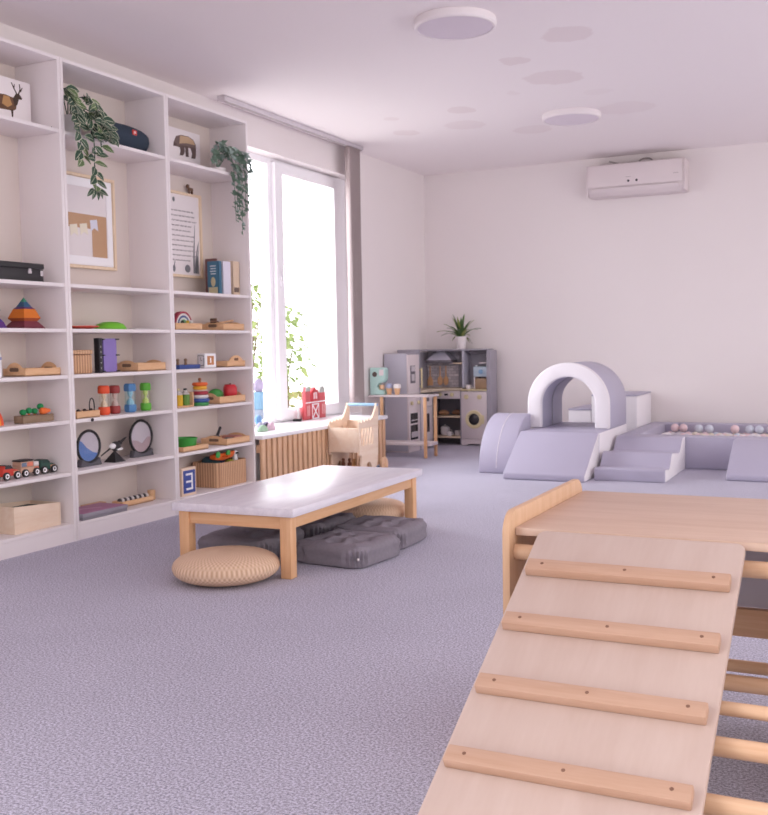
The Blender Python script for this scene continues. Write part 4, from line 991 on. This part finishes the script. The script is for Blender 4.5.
kp('counter', wood('play counter', (196, 178, 156), (214, 198, 178), 'X', .5, 4, 8), lambda b: b.prism([(WL + .013, 8.2625), (WF + .01, 8.2625), (WF + .01, 8.51), (-3.60, KY - .02), (-3.435, KY - .02), (-3.435, 8.925), (WL + .013, 8.925)], .024, TR(0, 0, .512), .002))
kp('control_panel', M_kwhite, lambda b: b.box(-3.735, -3.452, KY - .006, KY + .006, .435, .511, .003))
for x in (-3.650, -3.529):
    kp('stove_knob', M_cream, lambda b: b.cyl((x, KY - .024, .475), (x, KY - .006, .475), .018, n=16, bev=.003))
kp('clock_display', M_black, lambda b: b.box(-3.610, -3.572, KY - .008, KY - .0055, .466, .484, .001))
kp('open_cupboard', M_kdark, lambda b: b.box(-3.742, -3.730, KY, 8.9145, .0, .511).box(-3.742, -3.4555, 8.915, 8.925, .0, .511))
for z in (.066, .258):
    kp('cupboard_shelf', M_oak, lambda b: b.box(-3.7295, -3.456, KY - .003, 8.9145, z, z + .014, .002))
kp('washer_side', M_kgrey, lambda b: b.box(-3.454, -3.442, KY, 8.925, 0, .511).box(-3.188, -3.150, KY - .004, 8.925, 0, .886, .003))
w_ = kp('washer_front', M_kwhite, lambda b: b.box(-3.441, -3.1885, KY - .008, KY + .006, .064, .505, .004))
kp('washer_top', M_cream, lambda b: b.box(-3.4545, -3.1885, KY - .010, 8.925, .5115, .524, .002))
kp('washer_base', M_kwhite, lambda b: b.prism([(-3.441, 0), (-3.39, 0), (-3.375, .014), (-3.26, .014), (-3.245, 0), (-3.189, 0), (-3.189, .062), (-3.441, .062)], .012, TR(0, KY - .008, 0) @ XZ, .002))
ring = kp2('door_ring', M_cream, lambda b: b.lathe([(.052, 0), (.055, .012), (.068, .016), (.082, .012), (.086, 0)], n=36, M=TR(-3.313, KY - .008, .245) @ Matrix.Rotation(PI / 2, 4, 'X')).box(-3.24, -3.212, KY - .022, KY - .008, .205, .285, .005), w_)
kp2('door_glass', M_dark, lambda b: b.lathe([(0, .012), (.03, .010), (.052, .003)], n=30, M=TR(-3.313, KY - .008, .245) @ Matrix.Rotation(PI / 2, 4, 'X')), w_)
for x in (-3.385, -3.255):
    kp2('washer_knob', M_cream, lambda b: b.cyl((x, KY - .028, .455), (x, KY - .008, .455), .021, n=18, bev=.004), w_)
kp('upper_back', M_kgrey, lambda b: b.box(WL + .013, -3.189, 8.925, 8.935, .5365, .886))
kp('upper_top', M_kgrey, lambda b: b.box(WL + .013, -3.186, KY - .004, 8.935, .8865, .900, .002))
kp('upper_divider', M_kside, lambda b: b.box(-3.428, -3.414, KY - .004, 8.924, .5365, .886, .002))
kp('brick_backsplash', brick('toy brickwork'), lambda b: b.box(WL + .014, -3.535, 8.918, 8.9245, .538, .770))
kp('upper_shelf', M_oak, lambda b: b.box(-3.523, -3.4285, KY + .01, 8.917, .762, .774, .002))
h_ = kp('cooker_hood', M_kside, lambda b: b.faces([(-3.800, 8.76, .80), (-3.548, 8.76, .80), (-3.548, 8.915, .80), (-3.800, 8.915, .80), (-3.712, 8.83, .885), (-3.645, 8.83, .885), (-3.645, 8.915, .885), (-3.712, 8.915, .885)], [(0, 1, 5, 4), (1, 2, 6, 5), (3, 0, 4, 7), (2, 3, 7, 6), (4, 5, 6, 7), (3, 2, 1, 0)]))
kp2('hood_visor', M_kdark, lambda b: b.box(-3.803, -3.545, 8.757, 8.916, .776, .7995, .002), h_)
kp('utensil_rail', M_metal, lambda b: b.cyl((-3.86, 8.90, .745), (-3.55, 8.90, .745), .004, n=8))
kp('roller_shelf', M_kdark, lambda b: b.box(-3.40, -3.20, 8.83, 8.92, .855, .885, .006).prism([(8.75, .80), (8.92, .80), (8.92, .885), (8.80, .885)], .008, TR(-3.198, 0, 0) @ YZ))
kp('side_shelf', M_kwhite, lambda b: b.box(-3.265, -3.1885, KY + .01, 8.92, .7645, .776, .002))
for k, (x, lab) in enumerate(((-3.815, 'wooden spatula hanging on the kitchen rail farthest from the washer'), (-3.712, 'wooden slotted spoon hanging in the middle of the kitchen rail'), (-3.652, 'wooden spoon hanging on the kitchen rail nearest the washer'))):
    t2 = thing('toy_utensil', lab, 'utensil', (x, 8.888, .575), 0, 'wooden utensils on the rail')
    B().prism([(-.028, 0), (.028, 0), (.030, .05), (.012, .085), (-.012, .085), (-.03, .05)] if k == 0 else [(.027 * math.cos(a), .045 + .045 * math.sin(a)) for a in [2 * PI * j / 20 for j in range(20)]], .006, TR(0, -.003, -.02) @ XZ, .002).make('blade', M_pine, t2)
    B().cyl((0, 0, .06), (0, 0, .165), .007, .006, n=10).make('handle', M_pine, t2)
    if k == 1: B().box(-.010, -.005, -.0035, .0035, .005, .045).box(.005, .010, -.0035, .0035, .005, .045).make('slot', M_slat, t2)
t2 = thing('toy_coffee_machine', 'pale blue and wood toy coffee machine on the washing machine', 'toy appliance', (-3.262, 8.845, .5245))
B().box(-.062, .062, -.045, .05, 0, .10, .004).make('wooden_base', col((176, 146, 118)), t2)
B().box(-.078, .070, -.05, .05, .115, .212, .012).make('blue_head', plain('ice blue paint', (196, 212, 226), .5), t2)
B().box(-.074, -.063, -.045, .05, 0, .1148, .002).make('side_post', M_white, t2); B().box(.0625, .070, -.045, .05, 0, .1148, .002).make('side_post', M_white, t2)
B().cyl((0, -.062, .162), (0, -.05, .162), .022, n=18, bev=.003).make('dial', M_sky, t2)
B().cyl((-.02, -.02, .1005), (-.02, -.02, .1145), .008, n=10).cyl((.03, -.02, .1005), (.03, -.02, .1145), .008, n=10).make('spout', M_kdark, t2)
for k in range(2):
    B().cyl((-.055 + .11 * k, -.02, .2125), (-.055 + .11 * k, -.02, .224), .012, n=12, bev=.002).make('top_knob', M_pvc, t2)
t2 = thing('toy_cup', 'small white toy cup beside the toy coffee machine', 'cup', (-3.386, 8.785, .5245), 0, 'white toy crockery')
cup = [(0, 0), (.018, 0), (.024, .012), (.026, .042), (.023, .042), (.021, .012), (0, .006)]
B().lathe(cup, n=20).make('bowl', M_white, t2); B().tube([(.024, 0, .034), (.038, 0, .03), (.038, 0, .016), (.024, 0, .012)], .003, 6).make('handle', M_white, t2)
for k, (x, lab) in enumerate(((-3.652, 'white toy teapot on the bottom shelf of the play kitchen'), (-3.580, 'white toy cup in the middle of the bottom kitchen shelf'), (-3.512, 'white toy sugar bowl near the washer on the bottom kitchen shelf'))):
    t2 = thing('toy_crockery', lab, 'crockery', (x, (8.85, 8.775, 8.83)[k], .0805), 0, 'white toy crockery')
    s = (1.7, 1.0, 1.2)[k]
    B().lathe([(r * s, z * s * (1.1 if k == 0 else 1)) for r, z in cup], n=22).make('bowl', M_white, t2)
    B().tube([(.024 * s, 0, .034 * s), (.04 * s, 0, .03 * s), (.04 * s, 0, .016 * s), (.024 * s, 0, .012 * s)], .004, 6).make('handle', M_white, t2)
    if k == 0: B().sph((0, 0, .080), (.034, .034, .014), 14).sph((0, 0, .098), .008, 10).make('lid', M_white, t2)
for k, (x, L, lab) in enumerate(((-3.640, .05, 'brown toy bread roll on the upper shelf of the open cupboard'), (-3.530, .045, 'brown toy croissant on the upper shelf nearer the washer'))):
    tag(B().tube([(L * u, .01 * math.cos(2 * u), .006 * math.cos(u * 1.5)) for u in [-1 + k2 / 6 for k2 in range(13)]], [.008 + .016 * math.cos((-1 + k2 / 6) * 1.4) for k2 in range(13)], 12).make('toy_bread', col(((176, 132, 100), (150, 110, 86))[k], .7), loc=(x, (8.79, 8.85)[k], .297)), lab, 'toy food', 'toy bread in the play kitchen')
# potted plant
t2 = thing('potted_fern', 'spiky green plant in a white pot on top of the play kitchen', 'plant', (-3.47, 8.83, .9005))
B().lathe([(0, 0), (.040, 0), (.043, .004), (.054, .118), (.050, .118), (.047, .10), (0, .10)], n=32).make('pot', M_white, t2)
B().cyl((0, 0, .095), (0, 0, .105), .046, n=24).make('soil', col((80, 66, 58), .9), t2)
rnd = random.Random(9); b = B()
for k in range(34):
    a = 2 * PI * k * .381966; lean = .15 + .95 * ((k * 7) % 34) / 34; L = rnd.uniform(.19, .25) * (1.15 if lean < .45 else 1.0)
    dx, dy = math.cos(a), math.sin(a)
    if dy > .35: L *= .5
    vs = []; fs = []
    for i in range(9):
        u = i / 8; r = L * math.sin(lean) * u * (1 + .25 * u); z = .10 + L * math.cos(lean) * u - .09 * lean * u * u * u
        w = .016 * math.sin(PI * min(1, .12 + u * .9)) ** .8 + .0004
        p = Vector((dx * r, dy * r, z)); s = Vector((-dy, dx, 0)) * w
        vs += [p - s, p + Vector((0, 0, -.004)), p + s]
    for i in range(8): j = i * 3; fs += [(j, j + 1, j + 4, j + 3), (j + 1, j + 2, j + 5, j + 4)]
    b.faces(vs, fs, k % 3 == 0)
b.make('leaves', [plain('fern leaf', (84, 110, 66), .5, .3, 20), plain('light fern leaf', (142, 152, 84), .5, .2, 20)], t2)

# ------------------------------------------------------------------ wooden stand with coffee toys
t = thing('play_counter', 'white topped wooden play counter in front of the toy fridge', 'play counter', (-3.58, 7.75, 0))
b = B(); b.box(-.275, .285, -.115, .115, .511, .526, .004); b.make('counter_top', M_kwhite, t)
for x, y in ((.245, -.1), (.255, .095), (-.155, -.1), (-.25, .095)):
    b = B(); b.box(x - .012, x + .012, y - .012, y + .012, 0, .5105, .003); b.make('leg', M_pine, t)
b = B(); b.box(-.26, .282, -.085, .08, .100, .128, .004); b.make('lower_shelf', M_kwhite, t)
t = thing('toy_coffee_maker', 'mint green C shaped wooden toy coffee maker on the play counter', 'toy appliance', (-3.795, 7.72, .5265))
b = B(); P = [(-.065, 0), (.062, 0), (.062, .03), (.05, .04), (.015, .045), (.0, .072), (.015, .10), (.055, .105), (.075, .13), (.078, .215), (.068, .232), (-.065, .232)]
b.prism(P, .07, TR(0, -.035, 0) @ XZ, .004); b.make('mint_body', M_mint, t)
b = B(); b.cyl((-.02, -.0385, .175), (-.02, -.0345, .175), .022, n=20); b.make('round_hole', col((90, 76, 70)), t)
b = B(); b.box(.022, .065, -.037, -.0345, .165, .215, .002); b.make('button_panel', M_kwhite, t)
b = B(); b.cyl((.03, 0, .0455), (.03, 0, .085), .020, .024, n=16, bev=.002); b.make('wooden_cup', M_slat, t)
for k, (x, c_, lab) in enumerate(((-3.706, (176, 184, 214), 'toy ice cream cone with a lilac scoop on the play counter'), (-3.630, (238, 232, 230), 'toy ice cream cone with a white scoop on the play counter'))):
    t2 = thing('toy_ice_cream', lab, 'toy food', (x, 7.74, .5265), 0, 'toy ice creams on the counter')
    B().lathe([(0, 0), (.018, 0), (.028, .055), (0, .055)], n=18).make('cone', M_tray, t2)
    b = B()
    if k == 0: b.sph((0, 0, .068), (.030, .030, .030), 16)
    else: b.lathe([(.030, .0555), (.033, .06), (.031, .085), (.02, .092), (0, .093)], n=20)
    b.make('scoop', col(c_), t2)

# ------------------------------------------------------------------ shopping cart
t = thing('toy_shopping_cart', 'wooden toy shopping cart with a pale blue handle behind the table', 'toy cart', (-3.377, 6.45, 0))
ym = lambda y: y - 6.45
for sx in (-.125, .113):
    b = B(); T = .012
    wav = []
    y0, y1 = 6.29, 6.50
    for k in range(21):
        u = k / 20; wav.append((ym(y0 + (y1 - y0) * u), .405 + .010 * math.sin(u * PI * 9) + .015 * u))
    bot = [(ym(6.29), .335)]
    b.prism([(ym(6.29), .36), (ym(6.53), .36)] + [(ym(6.515), .44), (ym(6.55), .52), (ym(6.575), .535)][:0] + wav[::-1], T + .0004 * 1, TR(sx - .0002 * 1, 0, 0) @ YZ)                 # wavy top rail
    b.prism([(ym(6.52), .0 + .20), (ym(6.585), .20), (ym(6.60), .50), (ym(6.59), .528), (ym(6.57), .528), (ym(6.56), .50), (ym(6.50), .42)], T + .0004 * 2, TR(sx - .0002 * 2, 0, 0) @ YZ)   # handle post
    b.prism([(ym(6.29), .20), (ym(6.315), .20), (ym(6.315), .37), (ym(6.285), .40)], T + .0004 * 3, TR(sx - .0002 * 3, 0, 0) @ YZ)
    b.prism([(ym(6.29), .17), (ym(6.585), .17), (ym(6.585), .235), (ym(6.29), .235)], T + .0004 * 4, TR(sx - .0002 * 4, 0, 0) @ YZ)
    for k in range(5):                                                                                                   # slanted bars
        yb = 6.315 + .045 * k
        b.prism([(ym(yb), .232), (ym(yb + .018), .232), (ym(yb + .06), .364), (ym(yb + .042), .364)], T + .0004 * 5, TR(sx - .0002 * 5, 0, 0) @ YZ)
    b.prism([(ym(6.30), .0), (ym(6.35), 0), (ym(6.40), .10), (ym(6.43), .115), (ym(6.46), .10), (ym(6.50), .02), (ym(6.55), .02), (ym(6.585), .172), (ym(6.32), .172)], T + .0004 * 6, TR(sx - .0002 * 6, 0, 0) @ YZ)
    b.make('side_plate', M_box, t)
b = B(); b.box(-.1125, .1125, ym(6.285), ym(6.297), .19, .365, .002); b.make('front_panel', M_box, t)
b = B(); b.box(-.1125, .1125, ym(6.56), ym(6.572), .19, .40, .002); b.make('rear_panel', M_box, t)
b = B(); b.box(-.1125, .1125, ym(6.298), ym(6.559), .19, .20); b.make('basket_floor', M_box, t)
b = B(); b.box(-.0975, .1125, ym(6.36), ym(6.52), .05, .062); b.make('lower_shelf', M_tray, t)
b = B(); b.cyl((-.128, ym(6.58), .515), (.128, ym(6.58), .515), .011, n=16, bev=.002); b.make('handle', M_sky, t)
for sx in (-.1115, .127):
    b = B(); b.cyl((sx, ym(6.56), .034), (sx + .013, ym(6.56), .034), .034, n=24, bev=.003); wl = b.make('wheel', col((52, 66, 104)), t)
    b = B(); b.cyl((sx - .001, ym(6.56), .034), (sx + .0145, ym(6.56), .034), .012, n=16); b.make('hub', M_sky, wl)
    b = B(); b.cyl((sx, ym(6.32), .022), (sx + .013, ym(6.32), .022), .022, n=24, bev=.003); b.make('wheel', M_slat, t)
for k, (x, y) in enumerate(((-3.455, 6.42), (-3.415, 6.44), (-3.365, 6.42), (-3.33, 6.45), (-3.295, 6.42))):
    b = B(); b.lathe([(0, 0), (.015, 0), (.014, .035), (.008, .042), (.012, .055), (.008, .068), (0, .07)], n=14)
    tag(b.make('wooden_skittle', col(((120, 76, 58), (120, 76, 58), (206, 158, 108), (206, 158, 108), (176, 122, 88))[k], .6), loc=(x, y, .0622)), ['dark wooden skittle at the outer end of the cart shelf', 'dark wooden skittle second along the cart shelf', 'light wooden skittle in the middle of the cart shelf', 'light wooden skittle fourth along the cart shelf', 'mid brown wooden skittle at the inner end of the cart shelf'][k], 'skittle', 'wooden skittles in the cart')
t = thing('wooden_wheel_toy', 'brown wooden disc toy on the floor behind the cart', 'toy', (-3.282, 6.74, 0))
B().cyl((-.012, 0, .055), (.012, 0, .055), .055, n=28, bev=.004).make('disc', M_slat, t); B().cyl((-.016, 0, .055), (.016, 0, .055), .016, n=16, bev=.002).make('hub', M_tray, t)

# ------------------------------------------------------------------ toys on the ledge
LZ = .3832
t = thing('toy_barn', 'red wooden toy barn with silos on the window ledge', 'toy barn', (-3.93, 6.84, LZ), .08)
red, gryg = col((200, 66, 74)), col((178, 182, 178))
b = B(); b.prism([(-.10, 0), (.075, 0), (.075, .17), (.05, .215), (-.012, .25), (-.075, .215), (-.10, .17)], .03, TR(-.015, 0, 0) @ YZ, .003); b.make('barn_front', red, t)
b = B(); b.prism([(-.185, 0), (-.102, 0), (-.102, .215)] + arc(-.1435, .215, .0415, 0, PI, 14) + [(-.185, .215)], .03, TR(-.016, 0, 0) @ YZ, .003); b.make('silo', col((206, 92, 98)), t)
b = B(); b.prism([(.078, 0), (.185, 0), (.185, .20), (.078, .20)], .03, TR(-.016, 0, 0) @ YZ, .003); b.make('silo', col((206, 92, 98)), t)
b = B(); b.prism([(.078, .2005), (.185, .2005)] + arc(.1315, .2005, .0535, 0, PI, 16)[1:-1], .03, TR(-.016, 0, 0) @ YZ, .003); b.make('silo_dome', gryg, t)
b = B(); b.prism(arc(-.1435, .2145, .043, PI * .05, PI * .95, 14), .004, TR(.0142, 0, 0) @ YZ); b.make('silo_dome', gryg, t)
b = B(); X0 = .0152
b.box(X0, X0 + .003, -.185, .185, .128, .137)
for a0, a1, z0, z1 in ((-.075, .052, .0, .009), (-.075, .052, .111, .12), (-.075, -.066, .0, .12), (.043, .052, .0, .12)): b.box(X0, X0 + .003, a0, a1, z0, z1)
for s in (1, -1): b.box(-.0, .003, -.006, .006, -.07, .07, M=TR(X0, -.0115, .06) @ Matrix.Rotation(s * .80, 4, 'X'))
b.box(X0, X0 + .003, -.04, -.034, .155, .205).box(X0, X0 + .003, .01, .016, .155, .205).box(X0, X0 + .003, -.04, .016, .2, .206)
b.make('white_trim', M_pvc, t)
b = B()
for a in (-.15, -.12, .12, .15): b.box(X0, X0 + .0015, a - .008, a + .008, .03, .11)
b.box(X0, X0 + .0015, -.03, .008, .158, .198); b.make('painted_window', col((232, 176, 176)), t)
tag(B().box(0, .02, 0, .02, 0, .11, .002).make('wooden_post', M_white, loc=(-3.95, 6.60, LZ)), 'small white wooden upright next to the toy barn', 'block')
tag(B().box(0, .06, 0, .035, 0, .018, .004).make('dark_clip', M_black, loc=(-3.95, 6.54, LZ)), 'small dark clip on the ledge by the window sash', 'clip')
# wooden landscape pieces
def hill(label, x, y, L, h, c, bumps=1):
    pts = [(0, 0), (L, 0)] + [(L * (1 - k / 20), h * abs(math.sin(PI * (bumps * k / 20))) ** .6 + .004) for k in range(21)]
    tag(B().prism(pts, .022, YZ, .003).make('wooden_hill', col(c, .6), loc=(x, y, LZ)), label, 'toy', 'pastel wooden hills on the ledge')
hill('pastel green wooden hill at the bookcase end of the ledge', -3.69, 5.645, .11, .040, (166, 200, 172))
hill('lilac wavy wooden hill on the ledge behind the green one', -3.73, 5.70, .14, .055, (178, 176, 204), 2)
hill('pale pink wooden hill on the ledge', -3.70, 5.775, .09, .05, (214, 184, 200))
t = thing('wooden_balloon', 'pale blue round wooden piece standing on the ledge behind the hills', 'toy', (-3.76, 5.775, LZ))
B().cyl((-.011, 0, .072), (.011, 0, .072), .032, n=24, bev=.004).make('disc', col((128, 176, 226), .6), t); B().box(-.009, .009, -.010, .010, 0, .041, .003).make('stem', col((178, 200, 226), .6), t)

# ------------------------------------------------------------------ climbing frame and ramp board
t = thing('climbing_tower', 'beech climbing frame with flat platform and round dowels', 'climbing frame', (-.28, 2.33, 0))
def pnl():
    r = .05; return [(-.30, 0), (.31, 0)] + arc(.31 - r, .585 - r, r, 0, PI / 2, 8) + arc(-.30 + r, .585 - r, r, PI / 2, PI, 8)
for x in (-.430, .402):
    b = B(); b.prism(pnl(), .018, TR(x, 0, 0) @ YZ, .004); b.make('side_panel', M_beechz, t)
b = B(); b.box(-.4115, .4015, -.265, .315, .530, .548, .003); b.make('platform', M_beechx, t)
for y, z, r in ((-.262, .494, .017), (-.262, .262, .0165), (.255, .135, .0155)):
    b = B(); b.cyl((-.4115, y, z), (.4015, y, z), r, n=24); b.make('dowel', M_dowel, t)
b = B(); b.box(-.4115, .4015, .235, .262, .215, .285, .004); b.make('back_rail', M_dowel, t)
b = B(); b.box(-.4115, .4015, .263, .272, .2845, .529); b.make('back_panel', M_kside, t)
# ladder leaning under the board
PH = math.atan2(.455, .89)
t = thing('climbing_ladder', 'sloping beech ladder of round rungs leaning on the climbing frame', 'ladder', (-.28, 2.0, .468), 0, rot=(PH, 0, 0))
for x in (-.335, .38):
    b = B(); b.box(x - .011, x + .011, -1.04, .0, -.022, .022, .004); b.make('side_rail', M_dowel, t)
for k, (s, r) in enumerate(((.305, .012), (.388, .016), (.503, .0165), (.62, .0165), (.737, .0165), (.854, .0165), (.97, .0165))):
    b = B(); b.cyl((-.334, -s, 0), (.379, -s, 0), r, n=22); b.make('rung', M_dowel, t)
t = thing('ramp_board', 'smooth beech ramp board with screwed on climbing bars', 'ramp board', (-.424, 2.052, .5475), 0, rot=(PH, 0, 0))
def rr2(x0, x1, y0, y1, r): return rrect(x0, x1, y0, y1, r, 6)
b = B(); b.prism(rr2(-.209, .209, -1.17, 0, .018), .016, TR(0, 0, -.016), .003); b.make('board', M_beech, t)
for s in (.117, .278, .442, .608, .773, .936):
    b = B(); b.box(-.197, .195, -s - .034, -s, .0004, .020, .0028, seg=2); c_ = b.make('climbing_bar', M_cleat, t)
    for x in (-.165, .0, .165):
        b = B(); b.cyl((x, -s - .015, .0185), (x, -s - .015, .0204), .0034, n=12); b.make('screw_hole', col((128, 92, 76), .7), c_)
for x in (-.19, .15):
    b = B(); b.box(x, x + .04, -.06, -.03, -.034, -.0165, .004); b.make('hook', M_cleat, t)

# ------------------------------------------------------------------ outside
b = B(); b.box(-16, WX - .31, -4, 22, -.35, -.30); o = struct(b.make('terrace', plain('pale paving', (226, 224, 220), .9, .06, 3)))
def shrub(label, x, y, h, r, seed, c1, c2):
    t = thing('garden_shrub', label, 'shrub', (x, y, -.30), 0, 'shrubs outside the window'); rnd = random.Random(seed)
    b = B()
    for k in range(5):
        b.tube([(0, 0, 0), (rnd.uniform(-.1, .1) * r, rnd.uniform(-.1, .1) * r, h * .4), (rnd.uniform(-.5, .5) * r, rnd.uniform(-.5, .5) * r, h * .85)], [.02, .014, .006], 6)
    b.make('stems', col((120, 104, 84), .9), t)
    b = B()
    for k in range(420):
        th = rnd.uniform(0, 2 * PI); zz = rnd.uniform(.18, 1); q = r * (rnd.random() ** .5) * (1 - .5 * abs(zz - .5))
        leaf_geo(b, (q * math.cos(th), q * math.sin(th), zz * h), (math.cos(th) + rnd.uniform(-.6, .6), math.sin(th) + rnd.uniform(-.6, .6), rnd.uniform(-.7, .5)), (rnd.uniform(-.4, .4), rnd.uniform(-.4, .4), 1), rnd.uniform(.09, .16), rnd.uniform(.05, .08), k % 2, border=False)
    b.make('leaves', [plain('garden leaf ' + str(seed), c1, .6, .2, 10), plain('light garden leaf ' + str(seed), c2, .6, .2, 10)], t)
shrub('pale green shrub outside the narrow window pane', -6.3, 9.55, 2.05, .42, 1, (138, 156, 92), (158, 174, 112))
shrub('light green slim shrub outside the window beside the sash', -6.4, 10.45, 1.75, .32, 2, (134, 154, 90), (156, 172, 110))
t = thing('garden_pot', 'pink red flower pot outside the window under the slim shrub', 'pot', (-6.0, 9.90, -.3)); B().lathe([(0, 0), (.12, 0), (.17, .30), (.19, .30), (.19, .36), (.16, .36), (.15, .3), (0, .3)], n=28).make('clay_body', col((140, 74, 70), .8), t)
t = thing('garden_post', 'lilac and blue painted post outside the narrow pane', 'post', (-5.6, 8.62, -.30))
B().box(-.05, .05, -.05, .05, 0, .62, .006).make('lower_post', col((118, 128, 146), .7), t); B().box(-.055, .055, -.055, .055, .621, .80, .006).make('blue_band', col((96, 130, 156), .7), t); B().sph((0, 0, .86), (.055, .055, .075), 16).make('lilac_cap', col((130, 120, 146), .7), t)

# ------------------------------------------------------------------ light
wd = bpy.data.worlds.new('sky'); SC.world = wd; wd.use_nodes = True
wn = wd.node_tree.nodes; wl_ = wd.node_tree.links; bg = wn['Background']; bg.inputs[1].default_value = 1.0
tc = wn.new('ShaderNodeTexCoord'); sx = wn.new('ShaderNodeSeparateXYZ'); wl_.new(tc.outputs['Generated'], sx.inputs[0])
def lobe(f0, f1):
    mr = wn.new('ShaderNodeMapRange'); mr.interpolation_type = 'SMOOTHSTEP'; mr.inputs['From Min'].default_value = f0; mr.inputs['From Max'].default_value = f1
    wl_.new(sx.outputs['X'], mr.inputs['Value']); return mr.outputs[0]
def mixc(fac, a, b):
    m = wn.new('ShaderNodeMix'); m.data_type = 'RGBA'; wl_.new(fac, m.inputs['Factor'])
    if hasattr(a, 'is_linked'): wl_.new(a, m.inputs['A'])
    else: m.inputs['A'].default_value = (*a, 1)
    m.inputs['B'].default_value = (*b, 1); return m.outputs['Result']
SKY_REAR, SKY_RIGHT, SKY_LEFT = (.95, .90, .87), (2.25, 2.15, 2.12), (9.4, 9.5, 9.9)
c1_ = mixc(lobe(.15, .75), SKY_REAR, SKY_RIGHT)
c2_ = mixc(lobe(-.2, -.75), c1_, SKY_LEFT)
wl_.new(c2_, bg.inputs[0])
por = bpy.data.lights.new('window_portal', 'AREA'); por.shape = 'RECTANGLE'; por.size = 2.0; por.size_y = 1.95
por.cycles.is_portal = True
o = bpy.data.objects.new('window_portal', por); COL.objects.link(o); o.location = (-4.1, 6.53, 1.35); o.rotation_euler = (0, -PI / 2, 0)

# ------------------------------------------------------------------ camera
cam = bpy.data.cameras.new('camera'); co = bpy.data.objects.new('camera', cam); COL.objects.link(co)
p_, y_, r_ = math.radians(3.538), math.radians(25.90), math.radians(-1.039)
rt = Vector((math.cos(y_), math.sin(y_), 0)); fw = Vector((-math.sin(y_), math.cos(y_), 0)); up = Vector((0, 0, 1))
f2 = fw * math.cos(p_) - up * math.sin(p_); u2 = up * math.cos(p_) + fw * math.sin(p_)
r3 = rt * math.cos(r_) + u2 * math.sin(r_); u3 = -rt * math.sin(r_) + u2 * math.cos(r_)
R = Matrix((r3, u3, -f2)).transposed()
co.matrix_world = Matrix.Translation((0, 0, .947)) @ R.to_4x4()
cam.sensor_fit = 'HORIZONTAL'; cam.sensor_width = 36; cam.lens = 1003 / 768 * 36
cam.clip_start = .05
cam.dof.use_dof = True; cam.dof.focus_distance = 2.4; cam.dof.aperture_fstop = 13
SC.camera = co
vs_ = SC.view_settings; vs_.view_transform = 'Standard'; vs_.look = 'None'; vs_.gamma = 1; vs_.use_curve_mapping = False; vs_.exposure = 0
SC.cycles.use_denoising = True
SC.cycles.max_bounces = 8; SC.cycles.diffuse_bounces = 5; SC.cycles.transparent_max_bounces = 16
